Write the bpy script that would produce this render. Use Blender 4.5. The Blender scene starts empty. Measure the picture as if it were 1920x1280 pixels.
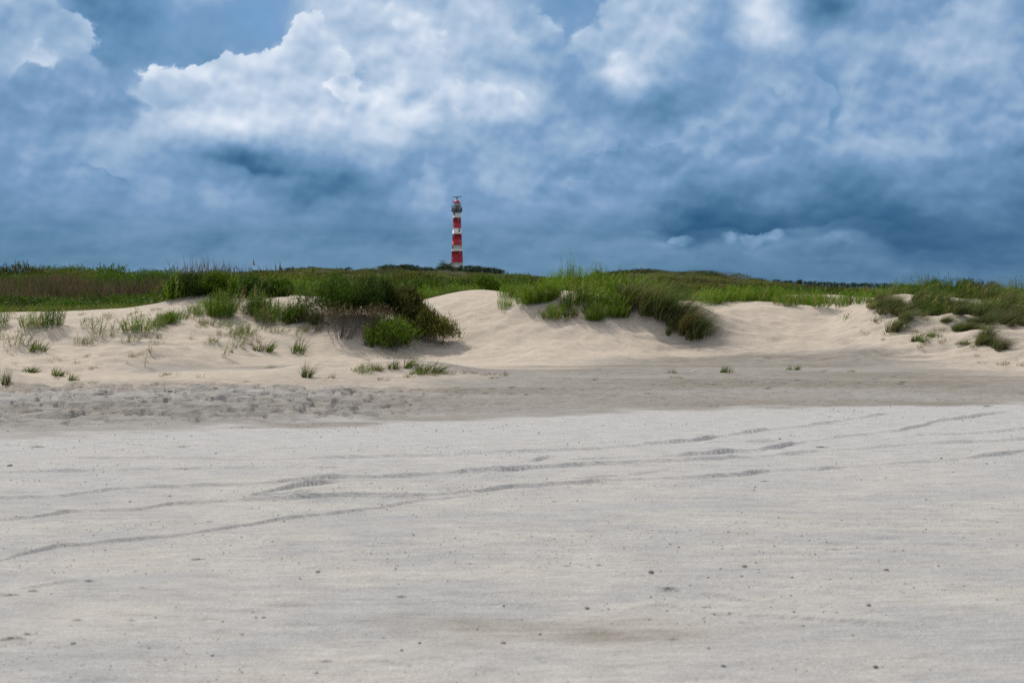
import bpy, math, random
import numpy as np
from mathutils import Vector

# ---------------------------------------------------------------- camera
SC = bpy.context.scene
COL = SC.collection
R = math.radians
EYE = 1.6                      # camera height above the flat beach, metres
FPX = 2667.0                   # 50 mm lens on 36 mm, in pixels of a 1920 wide frame
HORIZON = 545.0
PITCH = math.atan((640 - HORIZON) / FPX)
cam_data = bpy.data.cameras.new("camera")
cam = bpy.data.objects.new("camera", cam_data)
COL.objects.link(cam)
cam.location = (0, 0, EYE)
cam.rotation_euler = (math.pi / 2 - PITCH, 0, 0)
cam_data.lens = 50
cam_data.sensor_width = 36
cam_data.clip_start = 0.1
cam_data.clip_end = 20000
cam_data.dof.use_dof = True
cam_data.dof.focus_distance = 34
cam_data.dof.aperture_fstop = 3.5
SC.camera = cam
SC.render.resolution_x, SC.render.resolution_y = 1024, 682

SC.view_settings.view_transform = 'Standard'
SC.view_settings.look = 'None'
SC.view_settings.exposure = 0.0
SC.view_settings.gamma = 1
SC.cycles.max_bounces = 6
SC.cycles.transparent_max_bounces = 8
SC.cycles.use_adaptive_sampling = True
SC.cycles.sample_clamp_indirect = 2.0
SC.cycles.sample_clamp_direct = 4.0
SC.cycles.use_denoising = False

CP, SP = math.cos(PITCH), math.sin(PITCH)
def ray(px, py):
    """world direction through a point of the 1920x1280 frame, scaled to y = 1"""
    a, b = (px - 960) / FPX, (640 - py) / FPX
    y = CP + b * SP
    return a / y, (b * CP - SP) / y
def at(px, py, Y):
    u, v = ray(px, py)
    return u * Y, Y, EYE + v * Y
def zat(py, Y):
    return EYE + ray(960, py)[1] * Y

# ---------------------------------------------------------------- world
def srgb(r, g, b):
    f = lambda c: c / 12.92 if c <= .04045 else ((c + .055) / 1.055) ** 2.4
    return (f(r / 255), f(g / 255), f(b / 255), 1)

SUN_AZ, SUN_EL = R(-38), R(52)      # ahead of the camera, to the left, behind the clouds
world = bpy.data.worlds.new("World"); SC.world = world
world.use_nodes = True
NT = world.node_tree
for n in list(NT.nodes): NT.nodes.remove(n)

class Nodes:
    def __init__(s, nt): s.t = nt
    def put(s, sock, v):
        if isinstance(v, bpy.types.NodeSocket): s.t.links.new(v, sock)
        elif v is not None: sock.default_value = v
    def math(s, op, a, b=None, c=None, clamp=False):
        n = s.t.nodes.new('ShaderNodeMath'); n.operation = op; n.use_clamp = clamp
        for i, v in enumerate((a, b, c)): s.put(n.inputs[i], v) if v is not None else None
        return n.outputs[0]
    def vec(s, op, a, b=None, c=None, out=0):
        n = s.t.nodes.new('ShaderNodeVectorMath'); n.operation = op
        for i, v in enumerate((a, b, c)):
            if v is not None: s.put(n.inputs[i], v)
        return n.outputs[out]
    def xyz(s, x, y, z=0.0):
        n = s.t.nodes.new('ShaderNodeCombineXYZ')
        for i, v in enumerate((x, y, z)): s.put(n.inputs[i], v)
        return n.outputs[0]
    def sep(s, v):
        n = s.t.nodes.new('ShaderNodeSeparateXYZ'); s.put(n.inputs[0], v)
        return n.outputs
    def noise(s, v, scale, detail=5, rough=.55, dist=0.0, lac=2.0, kind='FBM', color=False, dims='3D'):
        n = s.t.nodes.new('ShaderNodeTexNoise'); n.noise_type = kind; n.noise_dimensions = dims
        s.put(n.inputs['Vector'], v)
        n.inputs['Scale'].default_value = scale; n.inputs['Detail'].default_value = detail
        n.inputs['Roughness'].default_value = rough; n.inputs['Distortion'].default_value = dist
        n.inputs['Lacunarity'].default_value = lac
        return n.outputs[1 if color else 0]
    def voro(s, v, scale, detail=3, rough=.5, dims='3D'):
        n = s.t.nodes.new('ShaderNodeTexVoronoi'); n.voronoi_dimensions = dims; n.feature = 'SMOOTH_F1'
        s.put(n.inputs['Vector'], v); n.inputs['Scale'].default_value = scale; n.inputs['Smoothness'].default_value = .35
        n.inputs['Detail'].default_value = detail; n.inputs['Roughness'].default_value = rough
        n.normalize = True
        return n.outputs['Distance']
    def ramp(s, fac, stops, mode='LINEAR'):
        n = s.t.nodes.new('ShaderNodeValToRGB'); s.put(n.inputs[0], fac)
        cr = n.color_ramp; cr.interpolation = mode
        while len(cr.elements) < len(stops): cr.elements.new(.5)
        for e, (p, c) in zip(cr.elements, stops):
            e.position = p
        for e, (p, c) in zip(cr.elements, stops): e.color = c
        return n.outputs[0]
    def smooth(s, v, a, b, lo=0.0, hi=1.0):
        n = s.t.nodes.new('ShaderNodeMapRange'); n.interpolation_type = 'SMOOTHSTEP'
        s.put(n.inputs[0], v)
        for i, w in zip((1, 2, 3, 4), (a, b, lo, hi)): s.put(n.inputs[i], w)
        return n.outputs[0]
    def mix(s, f, a, b, blend='MIX'):
        n = s.t.nodes.new('ShaderNodeMix'); n.data_type = 'RGBA'; n.blend_type = blend
        n.clamp_factor = True
        s.put(n.inputs[0], f); s.put(n.inputs[6], a); s.put(n.inputs[7], b)
        return n.outputs[2]
    def attr(s, name, out='Fac'):
        n = s.t.nodes.new('ShaderNodeAttribute'); n.attribute_name = name
        return n.outputs[out]

W = Nodes(NT)
geo = NT.nodes.new('ShaderNodeTexCoord')
D = geo.outputs['Generated']
dx, dy, dz = W.sep(D)
azim = W.math('ARCTAN2', dx, dy)
elev = W.math('ARCSINE', dz)
# sky coordinates: one unit = 1000 px of the frame's scale, seen as angles
KA = FPX / 1000
px = W.math('MULTIPLY_ADD', azim, KA, 0.96)
py = W.math('MULTIPLY_ADD', elev, -KA, HORIZON / 1000)
P = W.xyz(px, py, 0.0)
# clouds get flatter towards the horizon
pyN = W.math('POWER', W.math('MAXIMUM', W.math('SUBTRACT', 0.60, py), 0.01), 0.8)
PN = W.xyz(px, W.math('MULTIPLY', pyN, -1.15), 0.3)
w1 = W.vec('SUBTRACT', W.noise(PN, 4.2, 2, .5, color=True, dims='2D'), (.5, .5, .5))
w2 = W.vec('SUBTRACT', W.noise(PN, 15.0, 3, .5, color=True, dims='2D'), (.5, .5, .5))
warp = W.vec('ADD', W.vec('MULTIPLY', w1, (.16, .09, 0)), W.vec('MULTIPLY', w2, (.05, .035, 0)))
PW = W.vec('ADD', P, warp)
wx, wy, _ = W.sep(PW)

# rows of the cloud deck: (brightness) every 120 px from x = 0 to 1920
ROWS = [
 (-90, [.45,.4,.35,.5,.5,.6,.7,.7,.6,.5,.7,.6,.6,.4,.5,.5,.4]),
 (0,   [.28,.28,.22,.50,.42,.60,.62,.64,.58,.28,.62,.42,.62,.22,.46,.48,.32]),
 (70,  [.52,.62,.20,.45,.34,.62,.80,.58,.60,.26,.66,.32,.66,.25,.48,.48,.30]),
 (140, [.48,.72,.30,.28,.52,.76,.84,.60,.52,.42,.64,.38,.46,.45,.45,.48,.36]),
 (210, [.40,.52,.48,.58,.78,.76,.76,.80,.66,.42,.36,.33,.46,.35,.48,.52,.42]),
 (280, [.36,.40,.50,.52,.34,.58,.58,.40,.38,.46,.45,.50,.52,.42,.52,.42,.35]),
 (350, [.38,.40,.44,.42,.38,.26,.32,.46,.50,.43,.40,.34,.40,.25,.28,.36,.30]),
 (420, [.26,.30,.35,.34,.38,.34,.32,.40,.38,.38,.36,.22,.20,.22,.16,.20,.15]),
 (490, [.27,.27,.29,.31,.32,.32,.32,.29,.27,.27,.29,.26,.24,.22,.20,.17,.17]),
 (545, [.30,.30,.31,.31,.32,.31,.30,.30,.29,.29,.29,.27,.25,.24,.22,.20,.20]),
]
fx = W.math('DIVIDE', wx, 1.92, clamp=True)
acc = None
ys = [r[0] / 1000 for r in ROWS]
for k, (yy, vals) in enumerate(ROWS):
    vals = [v + (.07 if yy < 380 else .04) + (.05 if i > 10 and yy < 300 else 0) for i, v in enumerate(vals)]
    c = W.ramp(fx, [(i / 16, (v, v, v, 1)) for i, v in enumerate(vals)], 'EASE')
    y = yy / 1000
    up = W.smooth(wy, ys[k - 1], y) if k else None
    dn = W.smooth(wy, y, ys[k + 1], 1.0, 0.0) if k < len(ROWS) - 1 else None
    wgt = up if dn is None else dn if up is None else W.math('MULTIPLY', up, dn)
    acc = W.math('MULTIPLY', c, wgt) if acc is None else W.math('MULTIPLY_ADD', c, wgt, acc)
# single clouds and cloud bases: x, y, half width, half height upward, half height downward, strength
BLOBS = [
 (1152, 92, 16, 20, 26, .34), (1185, 30, 50, 50, 60, .14), (1135, 120, 75, 60, 25, .08),
 (480, 302, 90, 30, 10, -.30), (660, 365, 150, 60, 22, -.12), (560, 95, 70, 40, 60, .14),
 (620, 100, 32, 26, 40, .06), (600, 140, 30, 20, 40, -.12), (430, 175, 60, 45, 50, .12),
 (340, 225, 70, 30, 50, .12), (330, 215, 22, 16, 22, .12), (395, 190, 24, 18, 22, .10),
 (720, 85, 80, 55, 40, .10), (880, 195, 90, 32, 34, .14), (470, 60, 60, 60, 60, -.10),
 (640, 150, 24, 20, 30, -.22), (775, 175, 22, 14, 22, -.22), (280, 80, 60, 80, 60, -.10),
 (130, 90, 60, 30, 50, .10), (90, 210, 40, 30, 60, -.12), (822, 340, 12, 40, 45, .16),
 (365, 375, 30, 22, 22, .12), (765, 388, 28, 16, 20, .10), (912, 345, 14, 12, 12, .12),
 (450, 385, 40, 24, 16, .06), (1420, 417, 190, 24, 5, -.17), (1310, 434, 90, 22, 7, -.14),
 (1700, 448, 130, 26, 7, -.12), (1410, 457, 50, 12, 10, .12), (1545, 458, 30, 8, 10, .12),
 (1250, 220, 60, 60, 22, -.14), (1280, 445, 26, 10, 12, .08), (1545, 205, 12, 50, 50, -.24),
 (1410, 20, 40, 50, 50, .12), (1330, 240, 22, 16, 16, .10), (1360, 232, 24, 12, 18, -.10),
 (1560, 30, 60, 50, 26, -.12), (1640, 215, 50, 22, 40, .10), (1780, 250, 120, 40, 40, .06),
 (1760, 30, 70, 60, 60, .10), (1865, 320, 50, 22, 18, -.10), (1600, 230, 30, 30, 30, .06),
 (1780, 180, 30, 10, 18, -.10), (200, 330, 90, 24, 16, .08), (60, 275, 60, 14, 16, .10),
 (1050, 375, 40, 12, 12, .08), (1140, 345, 60, 20, 14, -.08), (1640, 490, 40, 8, 8, .04),
 (160, 425, 60, 14, 14, -.03), (400, 460, 70, 22, 9, -.10), (960, 300, 90, 30, 30, .05),
 (1455, 250, 80, 50, 40, .10), (1500, 375, 130, 30, 20, -.07), (1360, 360, 36, 10, 14, .10),
]
for (bx, by, sx, su, sd, amp) in BLOBS:
    ax = W.math('MULTIPLY', W.math('SUBTRACT', wx, bx / 1000), 1000 / (sx * 1.3))
    dy_ = W.math('SUBTRACT', wy, by / 1000)
    ay = W.math('MULTIPLY_ADD', W.math('MAXIMUM', dy_, 0.0), 1000 / (sd * 1.3),
                W.math('MULTIPLY', W.math('MINIMUM', dy_, 0.0), 1000 / (su * 1.3)))
    q = W.math('MULTIPLY_ADD', ax, ax, W.math('MULTIPLY', ay, ay))
    acc = W.math('MULTIPLY_ADD', W.math('EXPONENT', W.math('MULTIPLY', q, -1.0)), amp, acc)
# billows lit from above: the difference of the noise at two heights
na = W.noise(PN, 7.0, 3, .5, dims='2D')
nb = W.noise(W.vec('ADD', PN, (-.004, -.016, 0)), 7.0, 3, .5, dims='2D')
relief = W.math('MULTIPLY', W.math('SUBTRACT', na, nb), .55)
far = W.smooth(py, .30, .50, 1.0, .45)
nc = W.math('SUBTRACT', W.noise(PN, 10.0, 7, .62, dims='2D'), .5)
det = W.math('MULTIPLY_ADD', W.math('MULTIPLY', nc, W.smooth(py, .40, .18, .45, 1.0)), .25, W.math('MULTIPLY', W.math('SUBTRACT', na, .5), .22))
det = W.math('MULTIPLY', W.math('ADD', det, relief), far)
puff = W.voro(W.vec('ADD', PN, W.vec('MULTIPLY', w2, (.06, .06, 0))), 17.0, 3, .52, '2D')
puff = W.math('SUBTRACT', .42, puff)
det = W.math('ADD', det, W.math('MULTIPLY', puff, W.smooth(py, .50, .25, .04, .15)))
# thin paler and darker layers low in the sky
lay = W.math('SUBTRACT', W.noise(W.xyz(W.math('MULTIPLY', px, 2.2), W.math('MULTIPLY', W.math('ADD', py, W.math('MULTIPLY', nc, .03)), 15.0), 4.0), 1.0, 4, .55, dims='2D'), .5)
det = W.math('ADD', det, W.math('MULTIPLY', W.math('MULTIPLY', lay, W.smooth(py, .30, .44)), .30))
val = W.math('ADD', acc, det)
# heaped clouds, each bank with a crisp cauliflower top and a base that melts away
wisp = W.math('SUBTRACT', W.noise(PN, 22.0, 5, .62, dims='2D'), .5)
P2 = W.vec('ADD', P, W.vec('MULTIPLY', w2, (.05, .04, 0)))
vx, vy, _ = W.sep(P2)
BANKS = [   # brightness at the top, at the base, crispness, y where it starts to melt, y where gone, puffs (x, y, r)
 (.66, .50, .10, .10, .20, .55, [(70, 85, 62), (150, 110, 58), (20, 110, 50), (105, 60, 40)]),
 (.52, .42, .12, .19, .30, .4, [(110, 210, 60), (190, 200, 70), (20, 225, 45)]),
 (.78, .66, .22, .10, .26, .9, [(700, 80, 58), (775, 100, 62), (725, 140, 60), (660, 60, 40), (790, 150, 40)]),
 (.84, .56, .06, .15, .285, .42, [(320, 205, 58), (380, 185, 45), (430, 165, 42), (475, 160, 36), (520, 155, 55), (590, 92, 42), (580, 140, 56), (640, 190, 52), (560, 200, 80), (450, 220, 80)]),
 (.86, .60, .07, .18, .27, .42, [(830, 205, 38), (885, 198, 44), (940, 210, 36), (680, 205, 34), (650, 175, 30)]),
 (.70, .54, .22, .10, .19, .7, [(1170, 30, 62), (1190, 80, 60), (1120, 110, 56), (1230, 60, 46)]),
 (.46, .38, .05, .345, .43, .4, [(365, 395, 27), (320, 400, 24), (275, 392, 22), (410, 405, 26), (455, 375, 26), (480, 400, 30), (230, 360, 26), (130, 345, 32), (180, 350, 30)]),
 (.52, .40, .07, .26, .36, .5, [(1430, 255, 66), (1375, 285, 48), (1490, 250, 50), (1515, 200, 34), (1480, 300, 66), (1300, 290, 40)]),
 (.56, .42, .12, .24, .34, .7, [(1620, 235, 56), (1690, 260, 66), (1780, 240, 70), (1640, 170, 50), (1860, 230, 60)]),
 (.60, .48, .16, .06, .16, .8, [(1020, 90, 44), (990, 60, 30), (1060, 120, 40)]),
 (.58, .44, .10, .00, .10, .8, [(400, 30, 40), (370, 60, 30), (430, 0, 40), (350, 10, 26)]),
 (.48, .40, .06, .31, .40, .4, [(1180, 330, 60), (1110, 345, 46), (1250, 320, 44)]),
 (.50, .42, .07, .20, .30, .5, [(180, 260, 60), (240, 240, 50), (120, 290, 44)]),
 (.50, .38, .08, .02, .16, .7, [(1640, 90, 56), (1700, 50, 60), (1600, 130, 40)]),
 (.44, .34, .06, .45, .475, .4, [(1370, 462, 20), (1410, 460, 22), (1450, 463, 20), (1545, 464, 17), (1575, 466, 14), (1280, 458, 18)]),
 (.47, .40, .08, .36, .42, .5, [(1030, 372, 30), (1080, 380, 30), (985, 400, 22), (765, 392, 20), (740, 398, 20)]),
]
for (top, base, crisp, y0, y1, wa, puffs) in BANKS:
    f = None
    for (bx, by, r) in puffs:
        s_ = 1000 / r
        ax = W.math('MULTIPLY', W.math('SUBTRACT', vx, bx / 1000), s_ * (.8 if by > 330 else 1.0))
        ay = W.math('MULTIPLY', W.math('SUBTRACT', vy, by / 1000), s_)
        g = W.math('SUBTRACT', 1.35, W.math('SQRT', W.math('MULTIPLY_ADD', ax, ax, W.math('MULTIPLY', ay, ay))))
        f = g if f is None else W.math('SMOOTH_MAX', f, g, .25)
    e = W.math('ADD', f, W.math('MULTIPLY_ADD', puff, 1.1, W.math('MULTIPLY', wisp, wa)))
    soft = W.smooth(vy, y0 - .02, y1, crisp * 2.2, 1.5)
    cov = W.math('DIVIDE', W.math('SUBTRACT', e, .30), soft, clamp=True)
    cov = W.math('MULTIPLY', cov, W.smooth(vy, y0, y1, 1.0, 0.0))
    cov = W.math('MULTIPLY', W.math('MULTIPLY', cov, cov), W.math('SUBTRACT', 3.0, W.math('MULTIPLY', cov, 2.0)))
    tone = W.math('MULTIPLY_ADD', W.math('ADD', puff, W.math('MULTIPLY', wisp, .40)), .24, W.math('MULTIPLY_ADD', relief, 1.5, W.smooth(e, .3, 1.6, top, (top + base) / 2)))
    tone = W.math('SUBTRACT', tone, W.smooth(vy, y0, y1, 0.0, top - base))
    val = W.math('ADD', W.math('MULTIPLY', val, W.math('SUBTRACT', 1.0, cov)), W.math('MULTIPLY', tone, cov))
cloud = W.ramp(val, [(0.0, srgb(46, 90, 130)), (.18, srgb(70, 112, 150)), (.35, srgb(98, 139, 175)),
                     (.5, srgb(122, 157, 195)), (.66, srgb(156, 183, 212)), (.80, srgb(188, 206, 228)),
                     (1.0, srgb(232, 240, 250))])
# towards the right the deck is greyer, nearer the horizon it is duller
cloud = W.mix(W.smooth(px, 1.2, 2.0, 0.0, .30), cloud, W.mix(1.0, cloud, (.96, .93, .97, 1), 'MULTIPLY'))
cloud = W.mix(W.smooth(py, .33, .50, 0.0, .8), cloud, W.mix(1.0, cloud, (1.10, 1.0, .93, 1), 'MULTIPLY'))
# the clear sky (Nishita) shows in the holes, mostly upper left
sky = NT.nodes.new('ShaderNodeTexSky'); sky.sky_type = 'NISHITA'; sky.sun_disc = False
sky.sun_elevation = SUN_EL; sky.sun_rotation = SUN_AZ; sky.air_density = 1.0; sky.dust_density = 0.6
hole = None
for (bx, by, sx, sy, amp) in [(560, 20, 50, 60, .9), (480, 70, 40, 45, .55), (330, 60, 110, 90, .4), (640, 150, 30, 40, .8),
                              (775, 175, 40, 26, .7), (1080, 50, 80, 70, .5), (1545, 205, 22, 70, .5), (860, 60, 130, 60, .3),
                              (1290, 60, 60, 80, .45)]:
    ax = W.math('MULTIPLY', W.math('SUBTRACT', wx, bx / 1000), 1000 / (sx * 1.2))
    ay = W.math('MULTIPLY', W.math('SUBTRACT', wy, by / 1000), 1000 / (sy * 1.2))
    g = W.math('MULTIPLY', W.math('EXPONENT', W.math('MULTIPLY', W.math('MULTIPLY_ADD', ax, ax, W.math('MULTIPLY', ay, ay)), -1.0)), amp)
    hole = g if hole is None else W.math('ADD', hole, g)
holef = W.math('MULTIPLY', hole, W.smooth(val, .72, .30), clamp=True)
skyc = W.vec('MULTIPLY', sky.outputs[0], (.064, .076, .094))
skyc = W.mix(.45, skyc, srgb(98, 152, 202))
view = W.mix(holef, cloud, skyc)
# above the frame and all round behind: the brighter, whiter deck that hides the sun
over = W.smooth(elev, R(13), R(34))
behind = W.smooth(W.math('ABSOLUTE', azim), R(32), R(70))
over = W.math('MAXIMUM', over, W.math('MULTIPLY', W.math('MULTIPLY', behind, .5), W.smooth(elev, R(-1), R(10))))
deckn = W.noise(W.vec('MULTIPLY', D, (1, 1, 1.8)), 3.0, 6, .55)
OVER = W.ramp(deckn, [(.3, (.42, .44, .49, 1)), (.7, (.74, .74, .74, 1))])
sky_all = W.mix(over, view, OVER)
sky_all = W.vec('SCALE', sky_all)
sky_all.node.inputs['Scale'].default_value = 10.0
bg = NT.nodes.new('ShaderNodeBackground'); NT.links.new(sky_all, bg.inputs[0]); bg.inputs[1].default_value = 0.1
wo = NT.nodes.new('ShaderNodeOutputWorld'); NT.links.new(bg.outputs[0], wo.inputs[0])
world.cycles.sampling_method = 'MANUAL'; world.cycles.sample_map_resolution = 512

# ---------------------------------------------------------------- sun
sun_data = bpy.data.lights.new("sun", 'SUN')
sun_data.energy = 3.0
sun_data.angle = R(4)
sun_data.color = (1.0, .93, .82)
sun = bpy.data.objects.new("sun", sun_data); COL.objects.link(sun)
sd = Vector((math.sin(SUN_AZ) * math.cos(SUN_EL), math.cos(SUN_AZ) * math.cos(SUN_EL), math.sin(SUN_EL)))
sun.rotation_euler = (-sd).to_track_quat('-Z', 'Y').to_euler()

# ================================================================ helpers
RNG = np.random.default_rng(7)
def tag(o, label=None, cat=None, group=None, kind=None):
    if label: o['label'] = label
    if cat: o['category'] = cat
    if group: o['group'] = group
    o['kind'] = kind or 'thing'
    return o
def empty(name, loc, rz=0.0):
    o = bpy.data.objects.new(name, None); COL.objects.link(o)
    o.location = loc; o.rotation_euler = (0, 0, rz); o.empty_display_size = .2
    return o
def mesh_np(name, V, F, mat, smooth=False, attrs=None, cols=None):
    """V (n,3), F list of arrays (m,k) -> mesh datablock"""
    me = bpy.data.meshes.new(name)
    V = np.asarray(V, np.float32)
    if not isinstance(F, (list, tuple)): F = [F]
    F = [np.asarray(f, np.int32) for f in F if len(f)]
    me.vertices.add(len(V)); me.vertices.foreach_set('co', V.ravel())
    loops = np.concatenate([f.ravel() for f in F])
    sizes = np.concatenate([np.full(len(f), f.shape[1], np.int32) for f in F])
    starts = np.concatenate([[0], np.cumsum(sizes)[:-1]]).astype(np.int32)
    me.loops.add(len(loops)); me.loops.foreach_set('vertex_index', loops)
    me.polygons.add(len(sizes)); me.polygons.foreach_set('loop_start', starts)
    me.update(calc_edges=True)
    if smooth: me.polygons.foreach_set('use_smooth', np.ones(len(sizes), bool))
    for k, a in (attrs or {}).items():
        at_ = me.attributes.new(k, 'FLOAT', 'POINT'); at_.data.foreach_set('value', np.asarray(a, np.float32).ravel())
    if cols is not None:
        ca = me.attributes.new('tint', 'FLOAT_COLOR', 'POINT')
        c4 = np.ones((len(V), 4), np.float32); c4[:, :3] = cols
        ca.data.foreach_set('color', c4.ravel())
    me.materials.append(mat)
    return me
def link(name, me, parent=None, loc=None):
    o = bpy.data.objects.new(name, me); COL.objects.link(o)
    if parent is not None: o.parent = parent
    if loc is not None: o.location = loc
    return o

_perm = np.random.default_rng(3).random((1024, 1024)).astype(np.float64)
def vnoise(x, y, seed=0):
    x = np.asarray(x, float) + seed * 37.13; y = np.asarray(y, float) + seed * 91.7
    xi = np.floor(x).astype(np.int64); yi = np.floor(y).astype(np.int64)
    fx_, fy_ = x - xi, y - yi
    fx_ = fx_ * fx_ * fx_ * (fx_ * (fx_ * 6 - 15) + 10); fy_ = fy_ * fy_ * fy_ * (fy_ * (fy_ * 6 - 15) + 10)
    g = lambda a, b: _perm[a & 1023, b & 1023]
    return ((g(xi, yi) * (1 - fx_) + g(xi + 1, yi) * fx_) * (1 - fy_) + (g(xi, yi + 1) * (1 - fx_) + g(xi + 1, yi + 1) * fx_) * fy_) - .5
def fbm(x, y, oct=4, seed=0, gain=.5):
    s, a = 0, 1.0
    for k in range(oct):
        s = s + a * vnoise(x * 2 ** k, y * 2 ** k, seed + k); a *= gain
    return s
def sstep(v, a, b):
    t = np.clip((v - a) / (b - a), 0, 1); return t * t * (3 - 2 * t)

# ================================================================ terrain
TX = [-900, 0, 120, 240, 360, 480, 600, 720, 840, 960, 1080, 1200, 1320, 1440, 1560, 1680, 1800, 1920, 2800]
# frame height (px) at which the crest of the foredune, 40 m away, stands
CREST = np.array([588, 586, 584, 578, 562, 553, 554, 562, 550, 549, 553, 560, 566, 566, 578, 563, 560, 566, 570])
CX = [-900, 0, 120, 240, 300, 360, 440, 520, 600, 660, 720, 780, 830, 860, 900, 940, 980, 1040, 1100, 1160, 1210, 1270, 1340, 1400, 1480, 1560, 1610, 1650, 1720, 1800, 1860, 1920, 2800]
CY = [590, 586, 584, 578, 568, 560, 553, 552, 556, 560, 570, 566, 554, 547, 543, 547, 555, 556, 551, 552, 560, 564, 565, 565, 572, 578, 571, 564, 558, 559, 562, 566, 575]
Z_ROWS = [      # farther back: distance, then ground height in metres at the TX columns
 (47,  [.8, .82, .85, .9, 1.05, 1.2, 1.2, 1.15, 1.3, 1.35, 1.3, 1.2, 1.15, 1.25, 1.28, 1.2, 1.15, 1.2, 1.1]),
 (56,  [.8, .85, .88, .92, 1.05, 1.2, 1.25, 1.2, 1.2, 1.2, 1.2, 1.15, 1.2, 1.45, 1.45, 1.25, 1.1, 1.1, 1.0]),
 (72,  [1.1, 1.0, 1.05, 1.1, 1.15, 1.25, 1.35, 1.3, 1.25, 1.25, 1.25, 1.2, 1.1, 1.0, .9, .9, .9, .9, .8]),
 (95,  [1.8, 1.6, 1.9, 1.8, 1.7, 1.5, 1.5, 1.4, 1.35, 1.4, 1.4, 1.4, 1.3, 1.1, .9, .8, .8, .7, .7]),
 (122, [2.4, 2.25, 2.75, 2.7, 2.55, 2.1, 1.9, 1.8, 1.7, 1.8, 1.9, 1.9, 1.8, 1.4, 1.1, 1.0, .8, .7, .6]),
 (165, [2.4, 2.3, 2.7, 2.7, 2.5, 2.4, 2.6, 2.5, 2.2, 2.4, 2.4, 2.4, 2.3, 1.8, 1.2, 1.0, .8, .7, .6]),
 (215, [2.4, 2.4, 2.7, 2.7, 2.6, 3.0, 3.9, 3.9, 2.6, 3.7, 2.6, 4.1, 3.5, 2.3, 1.3, 1.0, .8, .7, .6]),
 (260, [2.4, 2.4, 2.7, 2.7, 2.7, 3.6, 4.9, 5.2, 3.4, 4.5, 2.9, 4.9, 3.9, 2.4, 1.4, 1.1, .9, .8, .6]),
 (330, [2.2, 2.2, 2.5, 2.6, 2.8, 3.4, 4.6, 4.7, 4.0, 4.0, 3.0, 3.6, 3.0, 2.3, 1.5, 1.2, 1.0, .9, .6]),
 (480, [2, 2, 2.5, 3, 3.4, 4.0, 5.2, 5.6, 5.2, 4.2, 3.0, 3.0, 2.6, 2.3, 1.8, 1.4, 1.2, 1, .6]),
 (760, [3, 3, 4, 6, 8.5, 9.5, 10, 10.5, 10, 8.5, 5, 3.5, 3, 2.6, 2.2, 1.6, 1.4, 1.0, .6]),
 (1050,[6, 6, 7, 9, 12, 14.5, 15, 15.5, 16.5, 11.5, 7, 5, 4, 3.2, 2.6, 2, 1.4, 1.2, .6]),
 (1500,[4, 4, 5, 6, 9, 11, 12, 12, 12, 9, 5, 4, 4, 4, 3.4, 2.6, 2, 1, 1]),
 (2600,[2] * 19), (4200, [1] * 19), (9000, [0] * 19)]
_uf = np.linspace(-900, 2800, 741)
def _sm(a, w):
    k = np.hanning(2 * w + 1); k /= k.sum()
    return np.convolve(np.pad(a, w, mode='edge'), k, mode='valid')
_crz = _sm(np.interp(_uf, CX, [zat(c, 40.0) for c in CY]), 8)
_rowY = np.array([r[0] for r in Z_ROWS], float)
_rowZ = np.array([_sm(np.interp(_uf, TX, r[1]), 12) for r in Z_ROWS])
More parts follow.
